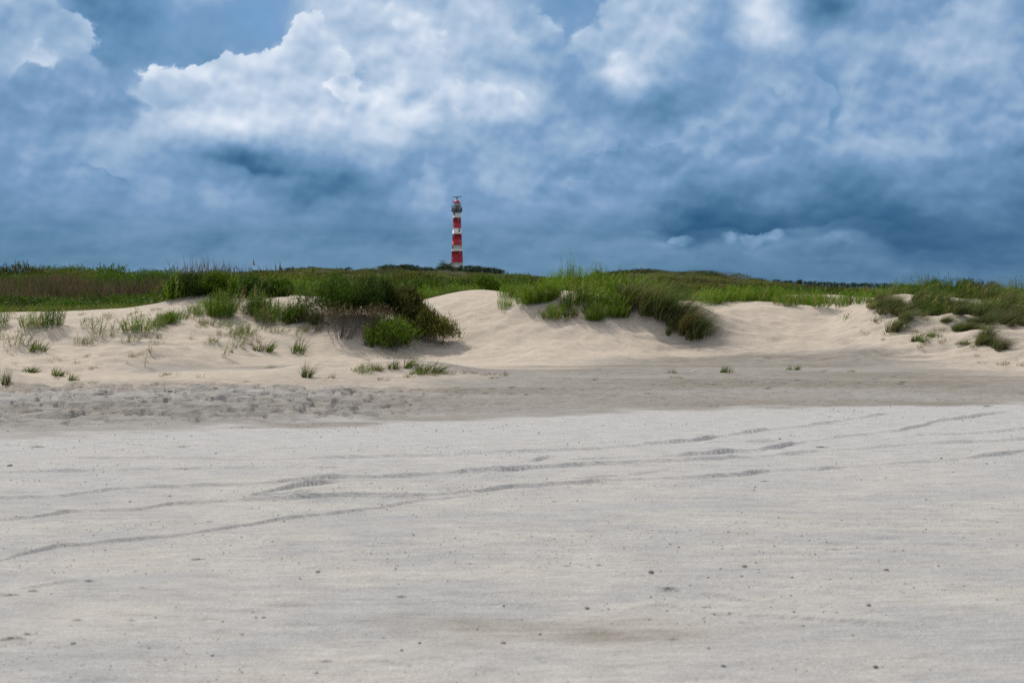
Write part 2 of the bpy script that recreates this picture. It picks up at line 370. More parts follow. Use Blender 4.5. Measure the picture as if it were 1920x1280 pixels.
# front foot of the foredune: distance at which it starts to rise
_foot = _sm(np.interp(_uf, [-900, 0, 300, 480, 640, 760, 860, 1000, 1130, 1290, 1380, 1600, 1700, 1800, 1920, 2800],
                      [26, 26, 28, 31, 32, 32.5, 32, 30.5, 31, 32, 31, 30, 29.5, 28.5, 27.5, 27]), 10)
FLATY = lambda py: EYE / -ray(960, py)[1]          # distance of flat beach at a frame height
RIDGES = [   # low wheel-pressed edges in the beach sand: frame polyline, heights in cm at each point
 ([(-200,1075),(0,1052),(60,1033),(110,1025),(180,1021),(250,1015),(330,1007),(430,995),(520,978),(600,968),(700,955),(780,942),(860,932),(940,923)], [.6,.8,1.8,2.0,1.7,1.4,1.2,1.2,1.1,1,.9,.9,.8,.2]),
 ([(-200,985),(0,974),(60,973),(110,966),(150,962),(250,960),(330,948),(450,940),(560,936),(650,932),(760,931),(860,927),(960,915),(1010,912),(1160,900),(1280,895),(1385,889),(1440,885),(1570,878),(1710,867),(1810,860),(1910,848),(2200,825)], [1.4,1.6,1.4,2.4,2.0,1.4,1.6,2.0,2.4,2.4,2.0,1.6,2.0,2.4,1.8,1.5,1.8,2.4,1.8,1.4,1.6,2.4,1.6]),
 ([(-200,945),(0,937),(120,932),(200,922),(260,918),(350,916),(420,913),(520,908),(560,903),(640,899),(700,897),(760,893),(830,890),(870,886),(940,884),(1020,878),(1100,873),(1200,869),(1240,867),(1340,862),(1430,855),(1550,846),(1690,837),(1910,825),(2200,810)], [1.2,1.4,1.2,2.2,2.2,2.2,1.4,1.8,2.6,3.2,2.4,1.8,1.4,2.6,3.4,3.0,3.0,2.6,2.2,2.0,1.8,1.6,1.6,1.6,1.2]),
 ([(390,945),(470,934),(550,916),(600,911),(650,905),(690,902)], [.6,1.4,4.0,4.6,3.0,.4]),
 ([(60,862),(300,860),(480,862),(700,855),(800,851),(960,847),(1100,843),(1220,833),(1300,826),(1400,811),(1500,800),(1600,787),(1690,772)], [.6,1.4,1.2,1.6,1.2,1.8,1.6,2.6,2.8,2.6,2.4,1.8,1.2]),
 ([(1295,829),(1320,830),(1400,829),(1500,826)], [3,5.0,5.0,3.0]),
 ([(1490,826),(1560,822),(1640,812),(1685,807),(1760,790),(1850,777),(1910,769)], [1.4,1.8,1.4,1.6,2.4,1.8,1.4]),
 ([(1010,870),(1150,859),(1240,856),(1330,850),(1430,843),(1510,830),(1560,820)], [.6,1.6,1.4,3.2,3.6,2.4,1.2]),
 ([(1650,820),(1760,816),(1910,807),(2100,800)], [1.6,1.6,1.6,1.2]),
 ([(-100,888),(100,884),(340,881),(560,877),(640,878),(700,876)], [1,1.4,1.8,1.8,1.2,.3]),
 ([(930,874),(980,868),(1040,860),(1090,857)], [1.6,3.0,3.0,1.2]),
 ([(1500,842),(1520,838),(1560,838)], [3.0,3.4,1.2]),
 ([(1000,905),(1100,897),(1200,888),(1290,874)], [.6,1.4,1.4,.6]),
 ([(300,942),(440,936),(560,925),(660,915)], [.6,1.2,1.2,.5]),
 ([(600,1240),(700,1232),(780,1243),(860,1250)], [.4,1.2,1.4,.4]),
 ([(-100,1130),(0,1112),(90,1098),(170,1088),(240,1085)], [1,1.6,1.2,1.4,.5]),
 ([(1150,1110),(1260,1104),(1400,1122),(1560,1130)], [.5,1.2,1.0,.5]),
 ([(1130,1150),(1240,1132),(1330,1150),(1500,1158),(1640,1170),(1760,1165)], [.4,1.2,1.4,1.2,1.4,.5]),
]
_rp = []
for pts, hs in RIDGES:
    X = []; Y = []
    for (a, b) in pts:
        Yd = FLATY(b); X.append(ray(a, b)[0] * Yd); Y.append(Yd)
    o = np.argsort(X); _rp.append((np.array(X)[o], np.array(Y)[o], (.62 + .66 * np.minimum(np.array(hs)[o], 3.4)) / 100))

def edge_white(u): return np.interp(u, [-900, 0, 300, 600, 960, 1200, 1500, 1920, 2800], [FLATY(p) for p in (830, 812, 806, 798, 783, 772, 765, 760, 745)])
def edge_warm(u): return np.interp(u, [-900, 0, 300, 600, 760, 960, 1100, 1300, 1500, 1700, 1920, 2800], [FLATY(p) for p in (730, 728, 724, 722, 722, 694, 688, 676, 674, 684, 700, 705)])

def terrain(x, Y):
    """ground height in metres; x, Y numpy arrays"""
    x = np.asarray(x, float); Y = np.asarray(Y, float)
    Ys = np.maximum(Y, 2.0)
    u = np.clip(x / Ys * FPX * 1.0 + 960, -900, 2800)
    iu = (u + 900) / 5.0
    i0 = np.clip(iu.astype(int), 0, len(_uf) - 2); f = iu - i0
    L = lambda a: a[i0] * (1 - f) + a[i0 + 1] * f
    cz = L(_crz); ft = L(_foot) + 1.2 * fbm(x * .25, Y * 0 + 3, 3, 5)
    # wavy crest line
    cyd = 40 + 1.5 * fbm(x * .12, x * 0 + 1, 3, 8)
    t = np.clip((Ys - ft) / (cyd - ft), 0, 1)
    prof = t * t * (3 - 2 * t)
    prof = .25 * t + .75 * prof
    front = cz * prof
    # behind the crest
    zb = np.zeros_like(cz)
    ly = np.log(np.clip(Ys, 47, 8999)); lr = np.log(_rowY)
    k = np.clip(np.searchsorted(lr, ly, side='right') - 1, 0, len(lr) - 2)
    def row(kk): kk = np.clip(kk, 0, len(lr) - 1); return _rowZ[kk, i0] * (1 - f) + _rowZ[kk, i0 + 1] * f
    s = (ly - lr[k]) / (lr[k + 1] - lr[k])
    p0, p1, p2, p3 = row(k - 1), row(k), row(k + 1), row(k + 2)
    zb = .5 * (2 * p1 + (p2 - p0) * s + (2 * p0 - 5 * p1 + 4 * p2 - p3) * s * s + (3 * p1 - p0 - 3 * p2 + p3) * s ** 3)
    b = sstep(Ys, cyd, 47)
    z = front * (1 - b) + zb * b
    # undulation
    dune = sstep(Ys, ft - 1.5, ft + 3)
    z = z + dune * (1 - b) * (.26 * fbm(x * .35, Y * .45, 4, 11) * sstep(40.5 - Ys, 0, 5) + .13 * fbm(x * .9, Y * 1.1, 4, 13) * sstep(40.5 - Ys, 0, 4)
         - .16 * np.maximum(0, .10 - np.abs(fbm(x * .30, Y * .8, 3, 15))) * sstep(38 - Ys, 0, 4) * 4)
    back = sstep(Ys, 55, 110)
    z = z + back * (.55 * fbm(x * .05, Y * .035, 4, 21)) + sstep(Ys, 150, 260) * 1.5 * fbm(x * .05, Y * .02, 4, 23)
    # local hummocks under the plants
    for (hx, hy, hr, hh) in HUMMOCKS:
        d2 = ((x - hx) / hr) ** 2 + ((Y - hy) / (hr * .8)) ** 2
        z = z + hh * np.exp(-d2)
    # embryo dunes
    z = z + sstep(Ys, 24.0, 25.2) * sstep(ft + .5 - Ys, 0, 2.5) * .10 * np.maximum(fbm(x * .22, Y * .5, 3, 31) + .35, 0)
    near = sstep(30 - Ys, 0, 6)
    z = z + near * (.022 * fbm(x * .6, Y * 1.0, 4, 41) + .010 * fbm(x * 2.6, Y * 5, 3, 45))
    # trodden strip
    m = sstep(Ys, edge_white(u) + .4, edge_white(u) + 1.4) * sstep(24.6 - Ys + (fbm(x * .8, Y * .8, 2, 3)) * 1.2, 0, 1.6)
    m = m * (1 - .85 * sstep(u, 480, 960))
    tr = fbm(x * 3.0, Y * 3.6, 2, 51, .62)
    z = z + m * (.74 * np.minimum(np.abs(tr) - .10, .085) + .09 * tr)
    # ripples of blown sand
    z = z + .004 * near * np.sin(Y * 26 + x * 3 + 9 * fbm(x * .5, Y * .5, 3, 61)) * np.clip(fbm(x * .3, Y * .4, 3, 63) * 3, 0, 1)
    for (X_, Y_, H_) in _rp:
        k = (x > X_[0]) & (x < X_[-1]) & (Y > Y_.min() - .8) & (Y < Y_.max() + 1.5)
        if not k.any(): continue
        xs, Yk = x[k], Y[k]
        yl = np.interp(xs, X_, Y_) + .07 * fbm(xs * 1.6, xs * 0, 4, 71, .5) * np.clip(Y_.mean() / 12, .4, 1)
        h = np.interp(xs, X_, H_) * (1 + .8 * fbm(xs * 2.7, xs * 0 + 5, 3, 73, .55))
        fade = sstep(xs, X_[0], X_[0] + .5) * sstep(-xs, -X_[-1], -X_[-1] + .5)
        d = Yk - yl
        z[k] += np.maximum(h, 0) * 1.36 * fade * np.where(d < 0, sstep(d, -(.020 + .0009 * Yk), 0), np.exp(-(d / (.07 + .007 * Yk)) ** 2))
    return np.maximum(z, -.03)

HUMMOCKS = []
_hm = [  # frame x, distance, radius, height of the mounds that plants hold
 (450, 37.0, 1.9, .10), (620, 36.8, 1.9, .18), (735, 35.0, 1.1, .26), (690, 36.4, 1.4, .20), (820, 35.6, .8, .12), (330, 37.5, 1.2, .14),
 (1075, 36.6, 1.8, .30), (1000, 37.2, 1.0, .14), (1190, 37.4, 1.3, .16), (1290, 36.0, 1.5, .30), (1335, 35.2, .8, .16), (1250, 36.2, 1.0, .14),
 (1690, 37.2, 1.2, .26), (1690, 34.8, .6, .12), (1800, 37.0, 1.3, .04), (1880, 36.6, 1.3, .12), (1860, 32.6, .8, .16), (1800, 34.6, .7, .12),
 (740, 27.2, 1.1, .13), (810, 26.8, .9, .10), (575, 26.8, .5, .10), (685, 26.6, .5, .08), (925, 26.0, .9, .05), (480, 26.4, 1.2, .06),
 (95, 33.2, .9, .16), (55, 33.4, .6, .08), (25, 31.0, .9, .14), (70, 30.8, .5, .08), (185, 33.0, .7, .10), (260, 33.4, .9, .12),
 (8, 24.8, .5, .12), (90, 25.8, .9, .08), (490, 31.2, .4, .08), (557, 31.0, .4, .08), (1260, 26.2, .5, .05), (1358, 26.6, .4, .04), (1482, 26.8, .6, .05),
 (1440, 26.4, .6, .06), (1440, 38.4, 1.5, .05), (880, 38.5, 2.0, .05)]
HUMMOCKS = [(ray(a, 600)[0] * Y, Y, r, h * 1.35) for (a, Y, r, h) in _hm]

def hit(px, py, y0=4.0, y1=120.0):
    """where the ray through a frame point meets the ground"""
    Y = np.geomspace(y0, y1, 1600); a, b = ray(px, py)
    d = EYE + b * Y - terrain(a * Y, Y)
    i = np.argmax(d < 0)
    if not (d < 0).any(): return None
    Yh = Y[i]
    return (a * Yh, Yh, float(terrain(np.array([a * Yh]), np.array([Yh]))[0]))
def gz(x, Y): return float(terrain(np.array([x]), np.array([Y]))[0])

# ---------------------------------------------------------------- sand
def sand_material():
    m = bpy.data.materials.new("beach_sand"); m.use_nodes = True
    t = m.node_tree; n = Nodes(t); bs = t.nodes['Principled BSDF']
    tc = t.nodes.new('ShaderNodeTexCoord'); Pm = tc.outputs['Object']
    warm, wet, veg, strand = n.attr('warm'), n.attr('wet'), n.attr('veg'), n.attr('strand')
    st = n.vec('MULTIPLY', Pm, (.8, 1.3, 1.0))
    big = n.noise(st, .9, 5, .6)
    mid = n.noise(st, 5.0, 5, .6)
    grain = n.noise(Pm, 160.0, 2, .7)
    grain2 = n.noise(Pm, 45.0, 3, .7)
    grey = n.mix(n.smooth(big, .38, .62), (.380, .377, .380, 1), (.448, .430, .407, 1))
    cream = n.mix(n.smooth(mid, .3, .7), (.455, .395, .33, 1), (.515, .45, .38, 1))
    wetc = n.mix(n.smooth(mid, .35, .65), (.205, .185, .160, 1), (.262, .240, .212, 1))
    pale_ = n.attr('pale')
    grey = n.mix(pale_, grey, (.445, .44, .44, 1))
    c = n.mix(wet, grey, wetc)
    c = n.mix(warm, c, cream)
    # shell grit: pale and dark specks
    v = t.nodes.new('ShaderNodeTexVoronoi'); v.feature = 'F1'; n.put(v.inputs['Vector'], Pm); v.inputs['Scale'].default_value = 42
    sep = n.sep(v.outputs['Color'])
    dot = n.smooth(v.outputs['Distance'], .34, .16)
    gritty = n.math('MULTIPLY', n.smooth(n.noise(st, 1.3, 4, .6), .44, .60), n.math('SUBTRACT', 1.0, n.math('MULTIPLY', warm, .85)))
    dark = n.math('MULTIPLY', n.math('MULTIPLY', dot, n.math('GREATER_THAN', sep[0], .90)), gritty)
    pale = n.math('MULTIPLY', n.math('MULTIPLY', dot, n.math('LESS_THAN', sep[0], .14)), gritty)
    c = n.mix(n.math('MULTIPLY', dark, .75), c, (.16, .155, .16, 1))
    c = n.mix(n.math('MULTIPLY', pale, .7), c, (.74, .73, .71, 1))
    mott = n.noise(n.vec('MULTIPLY', Pm, (1.0, 2.4, 1)), 3.2, 6, .68)
    g = n.math('MULTIPLY_ADD', n.math('SUBTRACT', mott, .5), .68, n.math('MULTIPLY_ADD', n.math('SUBTRACT', grain, .5), .9, n.math('MULTIPLY_ADD', n.math('SUBTRACT', grain2, .5), .50, n.math('MULTIPLY_ADD', n.math('SUBTRACT', n.noise(n.vec('MULTIPLY', Pm, (1, 1.7, 1)), 14.0, 4, .7), .5), .35, 1.0))))
    c = n.vec('MULTIPLY', c, n.xyz(g, g, g))
    # dark dry weed in the strand line, plus shade painted into the trodden marks
    sn = n.noise(n.vec('MULTIPLY', Pm, (1.0, 2.0, 1)), 9.0, 4, .68)
    c = n.mix(n.math('MULTIPLY', n.math('MULTIPLY', n.smooth(sn, .555, .63), strand), .8), c, (.10, .088, .07, 1))
    soil = n.mix(n.smooth(n.noise(Pm, 1.2, 4, .6), .35, .65), (.035, .042, .016, 1), (.075, .065, .035, 1))
    c = n.mix(veg, c, soil)
    t.links.new(c, bs.inputs['Base Color'])
    bs.inputs['Roughness'].default_value = .92
    bs.inputs['Specular IOR Level'].default_value = .15
    b1 = t.nodes.new('ShaderNodeBump'); b1.inputs['Strength'].default_value = .8; b1.inputs['Distance'].default_value = .03
    wv = n.noise(n.vec('MULTIPLY', Pm, (1.0, 5.0, 1)), 2.6, 5, .62, dist=.4)
    wv2 = n.noise(n.vec('MULTIPLY', Pm, (2.0, 9.0, 1)), 3.4, 3, .6, dist=.5)
    h = n.math('MULTIPLY_ADD', n.math('ADD', wv, n.math('MULTIPLY', wv2, .5)), .9, n.math('MULTIPLY_ADD', grain2, .35, n.math('MULTIPLY', n.noise(Pm, 12.0, 4, .65), .45)))
    t.links.new(n.math('MULTIPLY', h, n.math('SUBTRACT', 1.0, n.math('MULTIPLY', warm, .6))), b1.inputs['Height'])
    b2 = t.nodes.new('ShaderNodeBump'); b2.inputs['Strength'].default_value = .4; b2.inputs['Distance'].default_value = .004
    t.links.new(n.math('ADD', grain, dot), b2.inputs['Height']); t.links.new(b1.outputs[0], b2.inputs['Normal'])
    t.links.new(b2.outputs[0], bs.inputs['Normal'])
    return m
SAND = sand_material()

def fan_rows():
    r = []
    py = 830.0 * 1.6
    # even steps in the frame for the flat beach, even steps on the ground for the dunes
    Y = 2.2
    while Y < 9000:
        r.append(Y)
        if Y < 27: dY = min(max(Y * Y / (EYE * 1422) * .42, .010), .12)
        elif Y < 46: dY = .09
        elif Y < 130: dY = .09 + (Y - 46) * .006
        else: dY = Y * .007 if Y < 1300 else Y * .05
        if Y < 27: dY = max(dY, .016)
        Y += dY
    return np.array(r + [9500.0])
YR = fan_rows()
U = np.concatenate([np.linspace(-900, -160, 120, endpoint=False), np.linspace(-160, 2080, 1220), np.linspace(2080, 2800, 120)[1:]])
AU = (U - 960) / FPX
YR = np.concatenate([[-12000.0, -2000, -300, -60, -20, -8, -3, 0, 1, 1.6], YR])
SIDE = np.array([.25, .6, 1.1, 1.8, 3, 5, 9, 16, 30, 70, 200, 800, 3000, 12000.0])     # metres beyond the fan on either side
U = np.concatenate([np.full(len(SIDE), U[0]), U, np.full(len(SIDE), U[-1])])
AU = np.concatenate([np.full(len(SIDE), AU[0]), AU, np.full(len(SIDE), AU[-1])])
EXTRA = np.concatenate([-SIDE[::-1], np.zeros(len(U) - 2 * len(SIDE)), SIDE])
XX = AU[None, :] * np.maximum(YR, 2.0)[:, None] + EXTRA[None, :]; YY = np.repeat(YR[:, None], len(U), 1)
ZZ = np.vstack([terrain(XX[i:i + 60], YY[i:i + 60]) for i in range(0, len(YR), 60)])
nr, nc_ = XX.shape
idx = np.arange(nr * nc_).reshape(nr, nc_)
Fq = np.stack([idx[:-1, :-1], idx[:-1, 1:], idx[1:, 1:], idx[1:, :-1]], -1).reshape(-1, 4)
UU = np.repeat(U[None, :], nr, 0)
ew, eb = edge_white(UU), edge_warm(UU)
nz1 = fbm(XX * .7, YY * 1.2, 4, 81)
wet_a = .8 * sstep(YY + nz1 * 1.5, ew - .3, ew + .8) * (.72 + .6 * np.clip(fbm(XX * .2, YY * .7, 3, 93) + .5, 0, 1))
warm_a = sstep(YY + nz1 * 1.6 + fbm(XX * .15, YY * .3, 3, 83) * 1.5, eb - 3.6, eb + 2.6)
# grey deflated patches between the embryo dunes
patch = sstep(fbm(XX * .16, YY * .75, 4, 85), .02, .30) * sstep(34 - YY, 0, 3) * sstep(YY, 25.5, 26.5)
patch = np.maximum(patch, np.exp(-((YY - 28.8 + .6 * nz1) / 1.3) ** 2) * sstep(UU, 150, 350) * sstep(-UU, -900, -700))
warm_a = np.clip(warm_a - patch * .85, 0, 1)
# the tops of drifts lying over the grey sand are warm as well
veg_edge = 44.5 + 1.5 * fbm(XX * .2, YY * .0, 3, 87)
veg_a = sstep(YY + 2.5 * fbm(XX * .35, YY * .3, 3, 89), veg_edge, veg_edge + 1.6)
pu = [(860, 960, 44, 48), (1430, 1650, 44, 60), (1330, 1440, 44, 49)]   # bare sand behind the crest
for (a, b, y0, y1) in pu:
    veg_a = veg_a * (1 - sstep(UU, a - 25, a + 15) * sstep(-UU, -b - 25, -b + 15) * sstep(-YY, -y1 - 1, -y1 + 1))
sl = FLATY(722); sr = FLATY(707)
line = np.interp(UU, [-900, 0, 500, 960, 1400, 1920, 2800], [FLATY(p) for p in (752, 752, 742, 733, 722, 706, 690)])
strand_a = np.exp(-((YY - line + .5 * nz1) / (.85 + .9 * sstep(-UU, -760, -400))) ** 2) * .9 + .6 * np.exp(-((YY - np.interp(UU, [900, 1920], [FLATY(700), FLATY(693)])) / .5) ** 2) * sstep(UU, 900, 1100)  # wider at left, where it also paints shadow into the trodden marks
strand_a *= (.35 + 1.3 * np.clip(fbm(XX * .4, YY * .6, 3, 90) + .3, 0, 1))
wet_a = wet_a * (1 - .55 * np.exp(-((YY - line) / 1.2) ** 2) * sstep(-UU, -900, -450))
# a damp darker patch in the foreground
damp = np.exp(-(((XX - ray(1065, 1180)[0] * FLATY(1180)) / (.98 + .3 * nz1)) ** 2 + ((YY - FLATY(1180) + .2 * fbm(XX * 2, YY * 2, 3, 97)) / .30) ** 2) ** 2)
wet_a = np.maximum(wet_a, 1.0 * damp * (.62 + .8 * fbm(XX * 3, YY * 6, 3, 98)))
me = mesh_np("sand_terrain", np.stack([XX, YY, ZZ], -1).reshape(-1, 3), Fq, SAND, True,
             dict(pale=sstep(YY + nz1, 9, 16), warm=warm_a, wet=wet_a, veg=veg_a, strand=np.clip(strand_a, 0, 1)))
tag(link("beach_ground", me), kind='structure')

# ================================================================ plants
def leaf_material(name, trans=.25, rough=.55):
    m = bpy.data.materials.new(name); m.use_nodes = True
    t = m.node_tree; n = Nodes(t); bs = t.nodes['Principled BSDF']
    oi = t.nodes.new('ShaderNodeObjectInfo')
    tc = t.nodes.new('ShaderNodeTexCoord')
    tint = n.attr('tint', 'Color')
    v = n.noise(tc.outputs['Object'], 3.0, 2, .6)
    k = n.math('MULTIPLY_ADD', v, .5, n.math('MULTIPLY_ADD', oi.outputs['Random'], .35, .58))
    c = n.vec('MULTIPLY', tint, n.xyz(k, k, k))
    t.links.new(c, bs.inputs['Base Color']); bs.inputs['Roughness'].default_value = rough
    bs.inputs['Specular IOR Level'].default_value = .12
    tr = t.nodes.new('ShaderNodeBsdfTranslucent'); t.links.new(n.vec('MULTIPLY', c, (1.2, 1.25, .6)), tr.inputs[0])
    ms = t.nodes.new('ShaderNodeMixShader'); ms.inputs[0].default_value = trans
    t.links.new(bs.outputs[0], ms.inputs[1]); t.links.new(tr.outputs[0], ms.inputs[2])
    t.links.new(ms.outputs[0], t.nodes['Material Output'].inputs[0])
    return m
LEAF = leaf_material("plant_leaves", .3)
def bark_material(name, col):
    m = bpy.data.materials.new(name); m.use_nodes = True
    t = m.node_tree; n = Nodes(t); bs = t.nodes['Principled BSDF']
    tc = t.nodes.new('ShaderNodeTexCoord')
    c = n.mix(n.noise(tc.outputs['Object'], 14, 3, .6), tuple(.55 * a for a in col) + (1,), tuple(1.35 * a for a in col) + (1,))
    t.links.new(c, bs.inputs['Base Color']); bs.inputs['Roughness'].default_value = .85
    return m
TWIG = bark_material("twig_bark", (.13, .105, .085))

def ribbons(base, dirs, length, width, droop, segs, wind=(0, 0), rng=None, side=None):
    """curved tapered blades. base (n,3), dirs (n,3) unit, length/width/droop (n,). Returns V, F, t (0 root..1 tip)"""
    n = len(base); rng = rng or RNG
    t = np.linspace(0, 1, segs + 1)
    down = np.array([0, 0, -1.0]); wv = np.array([wind[0], wind[1], 0.0])
    P = base[:, None, :] + dirs[:, None, :] * (length[:, None, None] * t[None, :, None])
    P = P + (down[None, None, :] * droop[:, None, None] + wv[None, None, :] * length[:, None, None]) * (t ** 2)[None, :, None]
    if side is None:
        a = rng.random(n) * 2 * np.pi
        side = np.stack([np.cos(a), np.sin(a), 0 * a], -1)
    w = width[:, None] * (1 - t ** 1.6)[None, :] * .5
    w = np.maximum(w, width[:, None] * .04)
    Lf = P - side[:, None, :] * w[..., None]; Rt = P + side[:, None, :] * w[..., None]
    V = np.stack([Lf, Rt], 2).reshape(-1, 3)
    k = np.arange(n)[:, None] * 2 * (segs + 1) + 2 * np.arange(segs)[None, :]
    F = np.stack([k, k + 1, k + 3, k + 2], -1).reshape(-1, 4)
    T = np.repeat(np.repeat(t[None, :], n, 0).reshape(-1), 2)
    return V, F, T, np.repeat(np.arange(n), 2 * (segs + 1))
def unit(v): return v / np.linalg.norm(v, axis=-1, keepdims=True)
def join(parts):
    V, F, C, off = [], [], [], 0
    for (v, f, c) in parts:
        V.append(v); F.append(f + off); C.append(c); off += len(v)
    return np.concatenate(V), np.concatenate(F), np.concatenate(C)

GREEN = np.array([.125, .215, .014]); GREEN2 = np.array([.078, .145, .016]); OLIVE = np.array([.13, .135, .032])
STRAW = np.array([.40, .31, .15]); BLUEG = np.array([.088, .140, .042]); DARKG = np.array([.035, .062, .012]); BROWN = np.array([.115, .085, .055])

def reed(rng, n=44, r=.32, h=1.0, leafn=9, lean=(.12, 0), col=GREEN, dry=.1, wid=.020):
    """leafy upright grass: culms with alternate blades; about h tall on a base of radius r"""
    a = rng.random(n) * 2 * np.pi; rr = r * np.sqrt(rng.random(n))
    base = np.stack([rr * np.cos(a), rr * np.sin(a), np.full(n, -.04)], -1)
    H = h * (.55 + .5 * rng.random(n)) * (1 - .35 * (rr / r) ** 2)
    d = unit(np.stack([np.cos(a) * rr / r * .30 + lean[0] + .13 * rng.standard_normal(n), np.sin(a) * rr / r * .30 + lean[1] + .13 * rng.standard_normal(n), np.ones(n)], -1))
    cc = col[None] * (.75 + .5 * rng.random((n, 1))); isd = rng.random(n) < dry
    cc[isd] = STRAW * (.5 + .5 * rng.random((isd.sum(), 1)))
    V, F, T, I = ribbons(base, d, H, np.full(n, .010), .05 * H, 3, rng=rng)
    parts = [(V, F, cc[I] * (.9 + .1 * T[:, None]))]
    lb, ld, ll, lc = [], [], [], []
    for i in range(n):
        k = leafn
        s = (.12 + .86 * (np.arange(k) + rng.random(k) * .6) / k)
        p = base[i] + d[i] * (H[i] * s[:, None]) + np.array([0, 0, -1]) * (.05 * H[i] * s[:, None] ** 2)
        az = rng.random() * 6.28 + np.pi * np.arange(k) + rng.standard_normal(k) * .5
        ld.append(np.stack([np.cos(az) * .6 + .35, np.sin(az) * .6, .75 + .35 * rng.random(k)], -1)); lb.append(p)
        ll.append(h * (.22 + .14 * rng.random(k)) * (1 - .35 * s)); lc.append(np.repeat(cc[i][None], k, 0) * (.8 + .45 * rng.random((k, 1))))
    lb = np.concatenate(lb); ld = unit(np.concatenate(ld)); ll = np.concatenate(ll); lc = np.concatenate(lc)
    V, F, T, I = ribbons(lb, ld, ll, np.full(len(ll), wid), ll * .35, 2, rng=rng)
    parts.append((V, F, lc[I]))
    return join(parts)

def marram(rng, n=480, r=.30, h=.9, wind=(.72, -.15), spread=.5, wid=.013, col=BLUEG, dry=.28):
    m = 7      # several tussocks of unequal height and lean make one ragged clump
    ca = rng.random(m) * 6.28; cr = r * np.sqrt(rng.random(m)) * 1.15
    cx, cy = cr * np.cos(ca), cr * np.sin(ca); chh = .5 + .65 * rng.random(m); cl = rng.standard_normal((m, 2)) * .28
    cdry = rng.random(m) * 2 * dry; ccol = .6 + .8 * rng.random(m)
    i = rng.integers(0, m, n)
    a = rng.random(n) * 2 * np.pi; rr = r * .28 * np.sqrt(rng.random(n))
    base = np.stack([cx[i] + rr * np.cos(a), cy[i] + rr * np.sin(a), np.full(n, -.05)], -1)
    d = unit(np.stack([np.cos(a) * spread * rr / (r * .28) * .8 + .2 * rng.standard_normal(n) + wind[0] * .35 + cl[i, 0], np.sin(a) * spread * .8 * rr / (r * .28) + .2 * rng.standard_normal(n) + cl[i, 1], np.ones(n)], -1))
    L = h * chh[i] * (.4 + .75 * rng.random(n) ** .8)
    cc = col[None] * (.5 + 1.0 * rng.random((n, 1))) * ccol[i][:, None]; isd = rng.random(n) < cdry[i]; cc[isd] = STRAW * (.35 + .5 * rng.random((isd.sum(), 1)))
    V, F, T, I = ribbons(base, d, L, np.full(n, wid), L * (.15 + .5 * rng.random(n)), 5, wind=wind, rng=rng)
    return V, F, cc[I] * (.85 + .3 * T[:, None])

def tuft(rng, n=120, r=.13, h=.35, lean=(.3, 0), col=GREEN2, dry=.25, wid=.012, spread=.5):
    m = 6
    ca = rng.random(m) * 6.28; cr = r * np.sqrt(rng.random(m)) * 1.2
    cx, cy = cr * np.cos(ca), cr * np.sin(ca); chh = .45 + .7 * rng.random(m); cl = rng.standard_normal((m, 2)) * .22; ccol = .6 + .8 * rng.random(m)
    i = rng.integers(0, m, n)
    a = rng.random(n) * 2 * np.pi; q = np.sqrt(rng.random(n)); rr = r * .35 * q
    base = np.stack([cx[i] + rr * np.cos(a), cy[i] + rr * np.sin(a), np.full(n, -.03)], -1)
    d = unit(np.stack([np.cos(a) * spread * q + lean[0] + cl[i, 0] + .2 * rng.standard_normal(n), np.sin(a) * spread * q + cl[i, 1] + .2 * rng.standard_normal(n) + lean[1], np.ones(n)], -1))
    L = h * chh[i] * (.45 + .65 * rng.random(n))
    cc = col[None] * (.6 + .8 * rng.random((n, 1))) * ccol[i][:, None]; isd = rng.random(n) < dry; cc[isd] = STRAW * (.4 + .5 * rng.random((isd.sum(), 1)))
    V, F, T, I = ribbons(base, d, L, np.full(n, wid), L * .3, 3, wind=(.12, 0), rng=rng)
    return V, F, cc[I]

def twigs(rng, h=1.0, r=.6, n=9, levels=3, lean=(.25, 0)):
    """forking woody stems; returns ribbons mesh data and the tip points"""
    segs = []   # (p0, p1, w0, w1)
    tips = []
    def grow(p, d, L, w, lv):
        q = p
        for s in range(2):
            d = unit(d + rng.standard_normal(3) * .16 + np.array([lean[0] * .12, 0, .04]))
            q2 = q + d * L / 2; segs.append((q, q2, w * (1 - .25 * s), w * (.75 - .25 * s))); q = q2
            if s == 0 and lv > 1:
                grow(q, unit(d + rng.standard_normal(3) * .55), L * .6, w * .5, lv - 1)
        tips.append((q, d))
        if lv > 0:
            for k in range(2):
                grow(q, unit(d + rng.standard_normal(3) * .5), L * .68, w * .6, lv - 1)
    for i in range(n):
        a = rng.random() * 6.28; s = rng.random()
        p = np.array([np.cos(a) * r * .35 * s, np.sin(a) * r * .35 * s, -.05])
        d = unit(np.array([np.cos(a) * .9 * s + lean[0], np.sin(a) * .9 * s + lean[1], .9]))
        grow(p, d, h * .38, .020 * h + .006, levels)
    P0 = np.array([s[0] for s in segs]); P1 = np.array([s[1] for s in segs])
    W0 = np.array([s[2] for s in segs]); W1 = np.array([s[3] for s in segs])
    d = unit(P1 - P0); s1 = unit(np.cross(d, np.array([.3, .2, 1.0]))); s2 = np.cross(d, s1)
    V = []
    for k in range(3):
        c, s = math.cos(k * 2.094), math.sin(k * 2.094); o = s1 * c + s2 * s
        V += [P0 + o * W0[:, None] * .36, P1 + o * W1[:, None] * .36]
    V = np.stack(V, 1).reshape(-1, 3); k = np.arange(len(segs))[:, None] * 6
    F = np.concatenate([np.concatenate([k + a, k + b, k + b + 1, k + a + 1], 1) for a, b in ((0, 2), (2, 4), (4, 0))])
    return V, F, np.array([t[0] for t in tips]), np.array([t[1] for t in tips])

